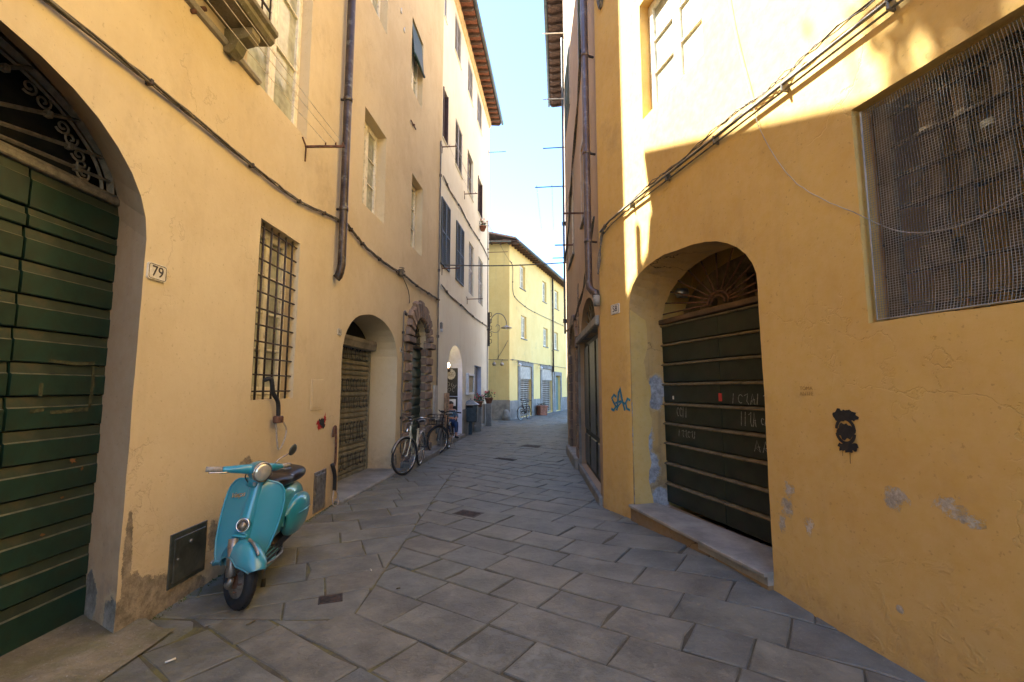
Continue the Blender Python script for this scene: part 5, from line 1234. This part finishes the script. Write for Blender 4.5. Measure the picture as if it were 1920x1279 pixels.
# ================================================================== unseen attic and tree added to break the sunlight upon the orange wall
bH = thing('building', (-5, -2, 0), 'unseen ochre attic added to shade the near orange wall', 'building')
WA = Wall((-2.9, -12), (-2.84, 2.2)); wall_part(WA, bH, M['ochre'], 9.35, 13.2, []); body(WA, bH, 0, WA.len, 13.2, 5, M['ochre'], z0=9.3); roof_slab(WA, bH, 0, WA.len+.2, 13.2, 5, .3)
t = thing('dapple_tree', (-3.7, 3.0, 9.7), 'unseen leafy potted tree added to dapple the orange wall', 'tree')
mb = MB(); mb.lathe([(.25, 0), (.35, .5), (.38, .5), (.38, .56)], 14); mb.build('pot', M['terracotta'], t, local=True)
mb = MB(); mb.tube([(0, 0, .4), (.05, 0, 1.4), (0, .1, 2.3)], [.05, .04, .02], 7)
for i in range(9): a = i*2.4; mb.tube([(0, .05, 1.5+.08*i), (.5*math.cos(a), .5*math.sin(a), 2.1+.12*i)], [.02, .006], 5)
mb.build('trunk', M['wooddark'], t, local=True)
mb = MB(); rd = random.Random(9)
for i in range(2200):
    k_ = i % 9; a = k_*2.4; c = Vector((.5*math.cos(a), .5*math.sin(a), 2.1+.12*k_))+Vector((rd.gauss(0, .22), rd.gauss(0, .22), rd.gauss(0, .2)))
    u_ = Vector((rd.gauss(0, 1), rd.gauss(0, 1), rd.gauss(0, 1))).normalized()*.06; v_ = u_.orthogonal().normalized()*.03; mb.add([c-u_, c-v_, c+u_, c+v_], [(0, 1, 2, 3)])
mb.build('crown', M['leaf'], t, local=True)
# near continuation of the right side behind the camera
bI = thing('building', R1.p(9, -2, 0), 'plain ochre house continuing behind the viewer on the right', 'building')
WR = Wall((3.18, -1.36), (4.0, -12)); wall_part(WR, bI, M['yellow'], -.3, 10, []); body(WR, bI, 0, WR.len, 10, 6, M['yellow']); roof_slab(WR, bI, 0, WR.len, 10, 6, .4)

def xf(mb, Mx): mb.v = [Mx@v for v in mb.v]; return mb
def rot_about(p, axis, ang): return Matrix.Translation(p)@Matrix.Rotation(ang, 4, axis)@Matrix.Translation(-Vector(p))
def torus(mb, R_, r, c, n=40, k=10, squash=1.0):     # wheel ring in the x-z plane
    mb.grid(lambda a, b: (c[0]+(R_+r*math.cos(2*PI*b))*math.cos(2*PI*a), c[1]+r*squash*math.sin(2*PI*b), c[2]+(R_+r*math.cos(2*PI*b))*math.sin(2*PI*a)), n, k+1, wrap=True)
def loft(mb, secs, n=24, ex=.75, cap=True):          # secs: (x, zmid, zhalf, yhalf, ycentre)
    vs = []
    for x, zm, zh, yh, yc in secs:
        for i in range(n):
            q = 2*PI*i/n; c_, s_ = math.cos(q), math.sin(q)
            vs.append((x, yc+yh*math.copysign(abs(c_)**ex, c_), zm+zh*math.copysign(abs(s_)**ex, s_)))
    fs = [(j*n+i, j*n+(i+1) % n, (j+1)*n+(i+1) % n, (j+1)*n+i) for j in range(len(secs)-1) for i in range(n)]
    if cap: fs += [list(range(n)), [(len(secs)-1)*n+i for i in range(n)][::-1]]
    mb.add(vs, fs, True)
SUB = [('SUBSURF', dict(levels=1, render_levels=1))]
# ------------------------------------------------------------------ turquoise scooter
h = Vector((.15, -.989, 0)).normalized(); fc = Vector((-2.0, 3.45, 0)); root = fc-h*.49-Vector((-h.y, h.x, 0))*.07
sc = thing('scooter', (root.x, root.y, G(root.x, root.y)), 'turquoise vintage motor scooter parked by the green carriage door', 'scooter', None, math.atan2(h.y, h.x))
sc.rotation_euler = (Matrix.Rotation(math.atan2(h.y, h.x), 3, 'Z')@Matrix.Rotation(R(-8), 3, 'X')).to_euler(); sc.scale = (.94, .88, .94)
steer = rot_about(Vector((.42, 0, 0)), 'Z', R(48))
def wheel(par, c, M_=None, name='wheel'):
    mb = MB(); torus(mb, .163, .047, c, 44, 12)
    for i in range(44):                              # tread blocks
        a = 2*PI*i/44
        for s in (-1, 1):
            p = [(c[0]+rr*math.cos(a+da), c[1]+yy, c[2]+rr*math.sin(a+da)) for rr, yy, da in ((.2095, s*.004, 0), (.205, s*.024, .05), (.205, s*.024, .1), (.2095, s*.004, .05))]
            q = [(c[0]+(x-c[0])*1.02, y, c[2]+(z-c[2])*1.02) for x, y, z in p]; mb.add(p+q, [(4, 5, 6, 7), (0, 1, 5, 4), (1, 2, 6, 5), (2, 3, 7, 6), (3, 0, 4, 7)])
    if M_: xf(mb, M_)
    t = mb.build(name, M['rubber'], par, local=True)
    MM = Matrix.Translation(c)@Matrix.Rotation(R(90), 4, 'X'); mb = MB()
    mb.lathe([(.02, -.045), (.07, -.04), (.085, -.02), (.112, -.022), (.125, -.034), (.128, -.02), (.118, .0), (.128, .02), (.125, .034), (.112, .022), (.085, .02), (.07, .04), (.02, .045)], 28, MM)
    if M_: xf(mb, M_)
    mb.build('rim', M['steel'], t, local=True)
    mb = MB(); mb.lathe([(.02, -.06), (.05, -.055), (.06, -.035), (.06, .035), (.05, .055), (.02, .06)], 18, MM)
    for i in range(5): a = 2*PI*i/5; mb.tube([(c[0]+.078*math.cos(a), -.05, c[2]+.078*math.sin(a)), (c[0]+.078*math.cos(a), .05, c[2]+.078*math.sin(a))], .007, 6)
    if M_: xf(mb, M_)
    mb.build('hub', M['rust'], t, local=True)
    return t
wheel(sc, (.55, 0, .21), steer); wheel(sc, (-.55, 0, .21))
fd = MB()
def fender(a, b):
    t = R(30+128*b); s = (a*2-1); q = s*R(86); tip = max(0, 1-b*5)
    wy = .118*(1-.45*tip**1.5)*(1-.25*max(0, b-.8)/.2); rr = .285+.02*tip
    drop = (1-math.cos(q))*(.115-.05*tip)
    r = rr-drop
    return (.55+r*math.cos(t)*1.04, wy*math.sin(q)/math.sin(R(86)), .215+r*math.sin(t)*1.0)
fd.grid(fender, 17, 24); xf(fd, steer)
fo = fd.build('front_fender', M['teal'], sc, local=True, mods=[('SOLIDIFY', dict(thickness=.006)), ]+SUB)
mb = MB(); mb.tube([Vector(fender(0, i/23)) for i in range(24)]+[Vector(fender(j/16, 1)) for j in range(17)]+[Vector(fender(1, 1-i/23)) for i in range(24)], .006, 6); xf(mb, steer); mb.build('fender_rim', M['teal'], fo, local=True)
mb = MB(); mb.tube(smooth_path([(.55+.296*math.cos(R(a))*1.04, 0, .217+.298*math.sin(R(a))) for a in (50, 62, 75, 88)]), [.006]+[.012]*17+[.006], 6); xf(mb, steer); mb.build('fender_crest', M['steel'], fo, local=True)
# leg shield
prof = [(.27, .16), (.33, .19), (.42, .218), (.54, .238), (.66, .246), (.76, .243), (.83, .228), (.875, .195), (.90, .15), (.912, .085), (.915, .03)]
def shw(z):
    for (a, b), (c_, d_) in zip(prof, prof[1:]):
        if z <= c_: t = (z-a)/(c_-a); return b+(d_-b)*max(0, t)
    return .03
def shp(y, z, off=0):
    xc = .42-.15*((z-.27)/.64); w_ = shw(z); k_ = .30
    bulge = .035*math.exp(-(y/.075)**2)*sm(.9, .4, abs(z-.55)/.5 if z > .3 else 0)
    return (xc-.09*(abs(y)/k_)**2.2*1.2+bulge+off, y, z)
mb = MB(); zs_ = [.27+.645*(i/26) for i in range(27)]
mb.grid(lambda a, b: shp((a*2-1)*shw(.27+.644*b**.9), .27+.644*b**.9), 25, 27)
lo = mb.build('leg_shield', M['teal'], sc, local=True, mods=[('SOLIDIFY', dict(thickness=.012))]+SUB)
mb = MB(); e_ = [shp(-shw(.27+.644*(i/30)**.9), .27+.644*(i/30)**.9) for i in range(31)]; e2 = [(p[0], -p[1], p[2]) for p in e_[::-1]]
mb.tube(e_+e2, .0085, 8); mb.build('edge_trim', M['teal'], lo, local=True)
mb = MB()                                            # steering column cover on the shield
mb.grid(lambda a, b: (.425-.15*((.36+.56*b-.27)/.64)+.045*math.sin(PI*a)*(1-.35*b), (.05+.02*(1-b))*math.cos(PI*a), .36+.56*b), 13, 12)
mb.build('column_cover', M['teal'], lo, local=True)
BM = Matrix.Translation((.395, 0, .575))@Matrix.Rotation(R(90-13), 4, 'Y')
mb = MB(); mb.lathe([(.055, -.03), (.056, .018), (.050, .028), (.046, .024)], 28, BM); ho = mb.build('horn', M['chrome'], sc, local=True)
mb = MB(); mb.lathe([(.045, .0), (.045, .024), (.0, .026)], 28, BM); mb.build('horn_grille', M['darkiron'], ho, local=True)
mb = MB(); mb.lathe([(.026, .02), (.024, .033), (.0, .037)], 20, BM); mb.build('badge', M['steel'], ho, local=True)
mb = MB()
for i in range(20):
    a = 2*PI*i/20; mb.tube([BM@Vector((.029*math.cos(a), .029*math.sin(a), .027)), BM@Vector((.043*math.cos(a), .043*math.sin(a), .026))], .0018, 4)
mb.build('horn_ribs', M['chrome'], ho, local=True, kind='stuff')
mb = MB(); mb.bbox((.405, -.06, .495), (.46, .06, .515), .008); mb.build('shield_ledge', M['teal'], lo, local=True)
# lettering on the shield
def lettering(s, y, z, size, tilt, yaw):
    p = Vector(shp(y, z, .013)); B = Matrix(((0, 0, 1, 0), (1, 0, 0, 0), (0, 1, 0, 0), (0, 0, 0, 1)))
    Mx = Matrix.Translation(p)@Matrix.Rotation(R(yaw), 4, 'Z')@Matrix.Rotation(R(-13), 4, 'Y')@B@Matrix.Rotation(R(tilt), 4, 'Z')
    cu = bpy.data.curves.new('script', 'FONT'); cu.body = s; cu.size = size; cu.extrude = .0015; cu.shear = .5; cu.align_x = 'CENTER'; cu.align_y = 'CENTER'; cu.space_character = .88
    tmp = bpy.data.objects.new('t', cu); C.objects.link(tmp); dg = bpy.context.evaluated_depsgraph_get(); me = bpy.data.meshes.new_from_object(tmp.evaluated_get(dg)); bpy.data.objects.remove(tmp)
    me.materials.clear(); me.materials.append(M['chrome']); me.transform(Mx); o = bpy.data.objects.new('lettering', me); C.objects.link(o); o.parent = lo
lettering('Vespa', -.135, .775, .06, 17, -14)
mb = MB(); s1 = Vector(shp(-.19, .745, .014)); s2 = Vector(shp(-.085, .785, .014)); mb.tube([s1, s2], .002, 4); mb.build('lettering_underline', M['chrome'], lo, local=True)
mb = MB(); c_ = Vector((.285+.012, 0, .885)); mb.add([c_+Vector((.045, .0, -.018)), c_+Vector((.045, .014, -.006)), c_+Vector((.045, .014, .014)), c_+Vector((.045, -.014, .014)), c_+Vector((.045, -.014, -.006))], [(0, 1, 2, 3, 4)]); mb.build('shield_emblem', M['steel'], lo, local=True)
for s in (-1, 1):
    mb = MB(); mb.tube(smooth_path([(.27, s*.1, .965), (.33, s*.09, .93), (.31, s*.06, .88)]), .005, 6); mb.build('control_cable', M['rubber'], sc, local=True)
# floorboard
mb = MB(); mb.grid(lambda a, b: (.41-.53*b, (a*2-1)*(.185+.05*math.sin(PI*min(1, b*1.2))), .262+.05*max(0, 1-b*9)**2+(.045*math.exp(-((a-.5)/.12)**2))-.02*abs(a*2-1)**6), 19, 14)
fl_ = mb.build('floorboard', M['teal'], sc, local=True, mods=[('SOLIDIFY', dict(thickness=.022))]+SUB)
for y in (.20, .165, .125, -.125, -.165, -.2):
    mb = MB(); mb.bbox((-.1, y-.008, .262), (.3, y+.008, .277), .003); mb.build('rubber_strip', M['rubber'], fl_, local=True)
for s in (-1, 1):
    mb = MB(); mb.tube([(.38, s*.2, .262), (.2, s*.236, .258), (-.0, s*.237, .256), (-.12, s*.2, .256)], .009, 6); mb.build('running_trim', M['steel'], fl_, local=True)
# body
mb = MB(); loft(mb, [(.04, .36, .10, .09, 0), (-.0, .46, .19, .115, 0), (-.06, .51, .235, .135, 0), (-.2, .53, .235, .16, 0), (-.42, .55, .225, .175, 0), (-.62, .55, .2, .165, 0), (-.78, .53, .17, .14, 0), (-.86, .50, .13, .09, 0), (-.885, .5, .08, .04, 0)], 28)
bd = mb.build('scooter_body', M['teal'], sc, local=True, mods=SUB)
for s in (-1, 1):
    mb = MB(); loft(mb, [(-.18, .46, .05, .02, s*.15), (-.205, .46, .13, .05, s*.165), (-.28, .47, .175, .08, s*.175), (-.42, .475, .19, .098, s*.18), (-.58, .475, .18, .095, s*.175), (-.72, .47, .15, .075, s*.165), (-.79, .465, .10, .05, s*.15), (-.81, .465, .04, .02, s*.14)], 24, .8)
    cw = mb.build('side_cowl', M['teal'], sc, local=True, mods=SUB)
    mb = MB(); mb.tube([(-.24, s*.262, .53), (-.42, s*.281, .53), (-.62, s*.268, .52)], [.003, .009, .003], 6); mb.build('cowl_crease', M['teal'], cw, local=True)
mb = MB(); mb.lathe([(.02, .0), (.045, .005), (.05, .02), (.0, .04)], 14, Matrix.Translation((-.88, 0, .55))@Matrix.Rotation(R(-90), 4, 'Y')); mb.build('tail_light', M['redink'], sc, local=True)
mb = MB(); mb.bbox((-.72, -.12, .14), (-.1, .12, .32), .05); mb.tube([(-.2, -.12, .16), (-.5, -.16, .15), (-.8, -.16, .18)], [.02, .045, .03], 10); mb.build('engine', M['darkiron'], sc, local=True)
# seat
mb = MB(); loft(mb, [(.03, .785, .015, .05, 0), (.0, .79, .045, .085, 0), (-.1, .795, .055, .12, 0), (-.22, .79, .05, .13, 0), (-.29, .785, .045, .125, 0), (-.34, .80, .062, .15, 0), (-.5, .81, .068, .16, 0), (-.62, .81, .062, .15, 0), (-.67, .805, .03, .10, 0)], 24, .7)
xf(mb, Matrix.Translation((0, 0, .03))@Matrix.Diagonal((1, 1.1, 1, 1))); se = mb.build('seat', M['leather'], sc, local=True, mods=SUB)
mb = MB(); mb.tube(smooth_path([(-.30, .13, .79), (-.3, .12, .85), (-.3, 0, .862), (-.3, -.12, .85), (-.3, -.13, .79)]), .008, 6); mb.build('seat_strap', M['chrome'], se, local=True)
# steering head
def sxf(m): return xf(m, rot_about(Vector((.3, 0, 0)), 'Z', R(48)))
mb = MB(); loft(mb, [(.19, .985, .03, .05, 0), (.21, .985, .055, .072, 0), (.26, .985, .075, .082, 0), (.32, .985, .083, .083, 0), (.365, .985, .080, .080, 0)], 28, 1.0); 
mb.tube([(.262, 0, .86), (.272, 0, .95)], [.058, .05], 14); sxf(mb); hs = mb.build('headset', M['teal'], sc, local=True)
LM = Matrix.Translation((.362, 0, .985))@Matrix.Rotation(R(90), 4, 'Y')
mb = MB(); mb.lathe([(.081, -.012), (.083, .004), (.078, .012), (.071, .008)], 30, LM, cap=False); sxf(mb); mb.build('headlight_rim', M['chrome'], hs, local=True)
mb = MB(); mb.lathe([(.072, .004), (.068, .012), (.05, .022), (.025, .028), (.0, .03)], 30, LM); sxf(mb); mb.build('headlight', M['lens'], hs, local=True)
for s in (-1, 1):
    mb = MB(); mb.tube(smooth_path([(.285, s*.04, .995), (.27, s*.12, 1.0), (.235, s*.2, .995), (.205, s*.255, .992)]), [.044-.0012*i for i in range(19)], 12); sxf(mb); mb.build('handlebar_arm', M['teal'], hs, local=True)
    mb = MB(); mb.tube([(.205, s*.25, .992), (.175, s*.31, .99), (.15, s*.365, .988)], [.020, .021, .021], 12); sxf(mb); mb.build('grip', M['grip'], hs, local=True)
    mb = MB(); mb.tube(smooth_path([(.24, s*.2, .975), (.235, s*.27, .972), (.2, s*.36, .968)]), .006, 6); sxf(mb); mb.build('lever', M['chrome'], hs, local=True)
mb = MB(); mb.tube(smooth_path([(.255, .15, 1.0), (.275, .16, 1.05), (.27, .19, 1.075), (.22, .27, 1.09), (.19, .34, 1.115)]), .0055, 6); sxf(mb); ms = mb.build('mirror_stem', M['chrome'], hs, local=True)
mb = MB(); mb.lathe([(.0, -.014), (.03, -.012), (.05, -.004), (.054, .004), (.05, .006), (.0, .006)], 24, Matrix.Translation((.19, .35, 1.13))@Matrix.Rotation(R(25), 4, 'Z')@Matrix.Rotation(R(-80), 4, 'Y')); sxf(mb); mb.build('mirror', M['galv'], ms, local=True)
# fork and damper on the right side of the front wheel
mb = MB(); mb.tube([(.455, -.07, .50), (.52, -.085, .34), (.555, -.09, .25)], [.036, .034, .03], 12); mb.tube([(.50, -.095, .44), (.60, -.10, .27)], [.026, .028], 12); xf(mb, steer); fk = mb.build('fork', M['steel'], sc, local=True)
mb = MB(); mb.tube([(.62, -.105, .26), (.575, -.10, .2), (.55, -.09, .20)], [.018, .03, .03], 10); xf(mb, steer); mb.build('fork_link', M['steel'], fk, local=True)
mb = MB(); mb.tube([(.09, .11, .26), (.12, .165, .04)], .010, 8); sd_ = mb.build('stand', M['steel'], sc, local=True)
mb = MB(); mb.tube([(.118, .16, .07), (.13, .17, .0)], [.018, .023], 10); mb.build('stand_foot', M['rubber'], sd_, local=True)

# ------------------------------------------------------------------ bicycles
def bicycle(loc, head, label, col, steer_deg=0, lean=0, basket=False, lamp=False, group=None, full=True):
    h = Vector((head[0], head[1], 0)).normalized(); t = thing('bicycle', (loc[0], loc[1], G(loc[0], loc[1])), label, 'bicycle', group, math.atan2(h.y, h.x))
    t.rotation_euler = Matrix.Rotation(math.atan2(h.y, h.x), 3, 'Z').__matmul__(Matrix.Rotation(R(lean), 3, 'X')).to_euler()
    ST = rot_about(Vector((.44, 0, 0)), 'Z', R(steer_deg)); Rw = .335
    def wh(c, X):
        mb = MB(); torus(mb, Rw-.018, .018, c, 40, 8)
        if X: xf(mb, X)
        w_ = mb.build('wheel', M['rubber'], t, local=True)
        mb = MB(); torus(mb, Rw-.042, .011, c, 40, 6)
        if X: xf(mb, X)
        mb.build('rim', M['chrome'], w_, local=True)
        mb = MB(); mb.tube([(c[0], -.045, c[2]), (c[0], .045, c[2])], .02, 8)
        for i in range(24): a = 2*PI*i/24; s = -.03 if i % 2 else .03; mb.tube([(c[0]+.018*math.cos(a+.6), s, c[2]+.018*math.sin(a+.6)), (c[0]+(Rw-.045)*math.cos(a), 0, c[2]+(Rw-.045)*math.sin(a))], .0022, 3)
        if X: xf(mb, X)
        mb.build('hub_and_spokes', M['steel'], w_, local=True, kind='stuff')
        mb = MB(); mb.grid(lambda a, b: (c[0]+(Rw+.018-.012*(2*a-1)**2)*math.cos(R(15+165*b if c[0] > 0 else -5+185*b)), .03*(2*a-1), c[2]+(Rw+.018-.012*(2*a-1)**2)*math.sin(R(15+165*b if c[0] > 0 else -5+185*b))), 5, 20)
        if X: xf(mb, X)
        mb.build('mudguard', M['steel'] if lamp else M[col], t, local=True, mods=[('SOLIDIFY', dict(thickness=.002))])
    wh((.55, 0, Rw), ST); wh((-.53, 0, Rw), None)
    mb = MB()
    BB = (-.08, 0, .29); ST_ = (-.22, 0, .76); HT = (.40, 0, .86); HB = (.435, 0, .68)
    mb.tube([BB, ST_], .016, 8); mb.tube([HT, HB], .02, 8); mb.tube(smooth_path([HB, (.2, 0, .42), BB]), .018, 8); mb.tube(smooth_path([(.42, 0, .78), (.15, 0, .55), (-.14, 0, .47)]), .015, 8)
    for s in (-.05, .05): mb.tube([BB, (-.53, s, Rw)], .011, 6); mb.tube([(-.2, 0, .68), (-.53, s, Rw)], .009, 6)
    mb.build('frame', M[col], t, local=True)
    mb = MB()
    for s in (-.05, .05): mb.tube(smooth_path([(.44, s*.6, .69), (.47, s, .6), (.51, s, .45), (.55, s, Rw)]), .011, 6)
    xf(mb, ST); mb.build('fork', M[col], t, local=True)
    mb = MB(); mb.tube([(.405, 0, .84), (.385, 0, .97)], .012, 8)
    mb.tube(smooth_path([(.12, -.28, .98), (.24, -.27, .99), (.37, -.2, 1.02), (.42, -.06, .98), (.40, 0, .97), (.42, .06, .98), (.37, .2, 1.02), (.24, .27, .99), (.12, .28, .98)]), .011, 8); xf(mb, ST); hb = mb.build('handlebar', M['chrome'] if lamp else M['black'], t, local=True)
    for s in (-1, 1):
        mb = MB(); mb.tube([(.22, s*.272, .988), (.1, s*.282, .978)], .017, 8); xf(mb, ST); mb.build('grip', M['rubber'], hb, local=True)
    mb = MB(); mb.tube([ST_, (-.235, 0, .86)], .012, 6); loft(mb, [(-.08, .9, .015, .02, 0), (-.16, .9, .025, .035, 0), (-.28, .905, .035, .09, 0), (-.35, .91, .035, .1, 0), (-.38, .905, .02, .07, 0)], 14); mb.build('saddle', M['leather'], t, local=True)
    mb = MB(); mb.tube([(-.08, -.06, .29), (-.08, .06, .29)], .02, 8); mb.tube([(-.08, -.07, .29), (.02, -.09, .16)], .009, 6); mb.tube([(-.08, .07, .29), (-.18, .09, .42)], .009, 6); cr = mb.build('crank', M['steel'], t, local=True)
    for c in ((.02, -.14, .16), (-.18, .14, .42)):
        mb = MB(); mb.bbox((c[0]-.045, c[1]-.05, c[2]-.012), (c[0]+.045, c[1]+.05, c[2]+.012), .004); mb.build('pedal', M['rubber'], cr, local=True)
    mb = MB(); mb.bbox((-.56, -.062, .27), (.0, -.05, .40), .004); mb.build('chain_guard', M[col], t, local=True)
    mb = MB(); mb.tube([(-.53, .05, .34), (-.64, .16, .02)], .007, 6); mb.build('kickstand', M['steel'], t, local=True)
    if lamp:
        mb = MB(); mb.lathe([(.02, -.04), (.04, -.01), (.042, .02), (.0, .03)], 14, Matrix.Translation((.52, 0, .78))@Matrix.Rotation(R(90), 4, 'Y')); mb.tube([(.44, 0, .76), (.5, 0, .76)], .008, 6); xf(mb, ST); mb.build('lamp', M['chrome'], t, local=True)
        mb = MB(); mb.tube(smooth_path([(-.56, 0, .72), (-.56, .06, .72), (-.3, .06, .72), (-.3, -.06, .72), (-.56, -.06, .72)]), .006, 5); mb.tube([(-.53, .05, .34), (-.5, .06, .72)], .006, 5); mb.build('rear_rack', M['steel'], t, local=True)
    if basket:
        mb = MB()
        for z in (.70, .78, .86, .93): 
            q = .13+.04*(z-.7)/.23; mb.tube([(.47, -q, z), (.74, -q, z), (.74, q, z), (.47, q, z)], .006, 4, closed=True)
        for x, y in [(.47+.09*i, s*.15) for i in range(4) for s in (-1, 1)]+[(x, -.15+.1*i) for i in range(4) for x in (.47, .74)]: mb.tube([(x, y*.9, .70), (x, y, .93)], .004, 4)
        mb.tube([(.47, -.13, .7), (.74, .13, .7)], .005, 4); mb.tube([(.47, .13, .7), (.74, -.13, .7)], .005, 4); xf(mb, ST); mb.build('basket', M['darkiron'], t, local=True)
    return t
def place_bike(front, back_dir, *a, **k):     # front wheel contact point, direction from front to rear
    b = Vector((back_dir[0], back_dir[1])).normalized(); return bicycle((front[0]+b.x*.55, front[1]+b.y*.55), (-b.x, -b.y), *a, **k)
place_bike((-1.88, 8.34), (.03, 1), 'cream bicycle with chrome handlebar and lamp by the rusticated doorway', 'bikecream', -26, -2, lamp=True, group='bicycles on the street')
place_bike((-1.70, 10.98), (.06, 1), 'black bicycle with front basket beside the shop doorway', 'black', -34, -2, basket=True, group='bicycles on the street')
place_bike((.44, 22.6), (.35, 1), 'small dark bicycle far off against the yellow house', 'darkiron', -15, -3, group='bicycles on the street')

# ------------------------------------------------------------------ child seated in the shop doorway
def skinned(name, pts, edges, rad, mat, par, rootv=0):
    me = bpy.data.meshes.new(name); me.from_pydata([Vector(p) for p in pts], edges, []); me.materials.append(mat)
    o = bpy.data.objects.new(name, me); C.objects.link(o); o.parent = par
    s = o.modifiers.new('skin', 'SKIN'); s.use_smooth_shade = True
    for i, v in enumerate(me.skin_vertices[0].data): v.radius = (rad[i], rad[i]); v.use_root = (i == rootv)
    q = o.modifiers.new('sub', 'SUBSURF'); q.levels = q.render_levels = 2; return o
pp = L3.p(1.95, -.12, .1)
pe = thing('person', (pp.x, pp.y, .1), 'seated person with dark hair and blue checked shirt in the shop doorway', 'person', None, R(-70))
pts = [(0, 0, .42), (.0, 0, .55), (.02, 0, .72), (.02, 0, .80), (.03, 0, .84),                # pelvis, waist, chest, shoulders, neck
       (.02, .13, .78), (.12, .17, .60), (.30, .08, .56), (.02, -.13, .78), (.10, -.17, .60), (.30, -.06, .58),
       (.02, .08, .42), (.34, .10, .44), (.33, .10, .08), (.45, .11, .04), (.02, -.08, .42), (.34, -.10, .44), (.30, -.10, .08), (.42, -.11, .04), (.38, .05, .57), (.38, -.03, .59)]
ed = [(0, 1), (1, 2), (2, 3), (3, 4), (3, 5), (5, 6), (6, 7), (3, 8), (8, 9), (9, 10), (0, 11), (11, 12), (12, 13), (13, 14), (0, 15), (15, 16), (16, 17), (17, 18), (7, 19), (10, 20)]
rad = [.11, .10, .11, .07, .04, .05, .038, .026, .05, .038, .026, .085, .055, .035, .03, .085, .055, .035, .03, .02, .02]
skinned('body', pts, ed, rad, M['skin'], pe)
mb = MB(); loft(mb, [(-.085, .93, .04, .035, 0), (-.06, .94, .085, .065, 0), (0, .94, .105, .078, 0), (.05, .93, .10, .072, 0), (.085, .92, .075, .055, 0), (.1, .915, .05, .035, 0)], 20, 1.0)
mb.tube([(.10, 0, .935), (.12, 0, .915), (.105, 0, .905)], [.01, .014, .01], 8)
for s in (-1, 1): mb.lathe([(.0, -.008), (.02, 0), (.0, .008)], 10, Matrix.Translation((.0, s*.08, .925))@Matrix.Rotation(R(90), 4, 'X'))
hd = mb.build('head', M['skin'], pe, local=True, mods=SUB)
for s in (-1, 1):
    mb = MB(); mb.lathe([(.0, -.006), (.009, 0), (.0, .006)], 8, Matrix.Translation((.094, s*.026, .94))@Matrix.Rotation(R(90), 4, 'Y')); mb.build('eye', M['hair'], hd, local=True)
mb = MB(); mb.tube([(.099, -.018, .885), (.104, 0, .884), (.099, .018, .885)], .005, 6); mb.build('mouth', M['redink'], hd, local=True)
mb = MB(); loft(mb, [(-.115, .94, .05, .045, 0), (-.085, .96, .105, .078, 0), (-.01, .985, .085, .09, 0), (.05, 1.0, .055, .078, 0), (.085, 1.0, .025, .05, 0)], 20, 1.0); mb.build('hair', M['hair'], pe, local=True, mods=SUB)
skinned('shirt', pts[:4]+[pts[5], pts[6], (.2, .125, .585), pts[8], pts[9], (.19, -.125, .59)], [(0, 1), (1, 2), (2, 3), (3, 4), (4, 5), (5, 6), (3, 7), (7, 8), (8, 9)], [.125, .115, .125, .085, .062, .05, .042, .062, .05, .042], M['shirt'], pe)
skinned('trousers', [pts[0], pts[11], pts[12], (.33, .10, .14), pts[15], pts[16], (.30, -.10, .14)], [(0, 1), (1, 2), (2, 3), (0, 4), (4, 5), (5, 6)], [.12, .095, .068, .05, .095, .068, .05], M['jeans'], pe)
for sgn, x in ((1, .33), (-1, .30)):
    mb = MB(); loft(mb, [(x-.06, .04, .035, .035, sgn*.1), (x, .05, .05, .042, sgn*.1), (x+.1, .035, .033, .042, sgn*.105), (x+.17, .025, .02, .03, sgn*.11)], 14); mb.build('shoe', M['rubber'], pe, local=True)
for (cx, cy, cz, sg) in ((.38, .05, .57, 1), (.38, -.03, .59, -1)):
    mb = MB(); mb.tube([(cx-.02, cy, cz), (cx+.02, cy, cz), (cx+.045, cy, cz-.005)], [.018, .022, .02], 8)
    for i in range(4): y = cy+(-.015+.01*i); l = .05+.008*(i in (1, 2)); mb.tube([(cx+.035, y, cz), (cx+.035+l*.55, y*1.0, cz-.012), (cx+.035+l, y, cz-.035)], [.0065, .006, .005], 6)
    mb.tube([(cx+.0, cy-sg*.018, cz+.01), (cx+.03, cy-sg*.035, cz+.005), (cx+.05, cy-sg*.038, cz-.01)], [.008, .007, .006], 6); mb.build('hand', M['skin'], pe, local=True)
st = thing('stool', (pp.x, pp.y, .1), 'low dark stool under the seated person', 'stool', None, R(-70))
mb = MB(); mb.bbox((-.15, -.15, .28), (.17, .15, .31), .01); mb.build('seat', M['wooddark'], st, local=True)
for a in (-.12, .14):
    for b in (-.12, .12): mb = MB(); mb.tube([(a, b, 0), (a*.9, b*.9, .28)], .014, 6); mb.build('leg', M['wooddark'], st, local=True)
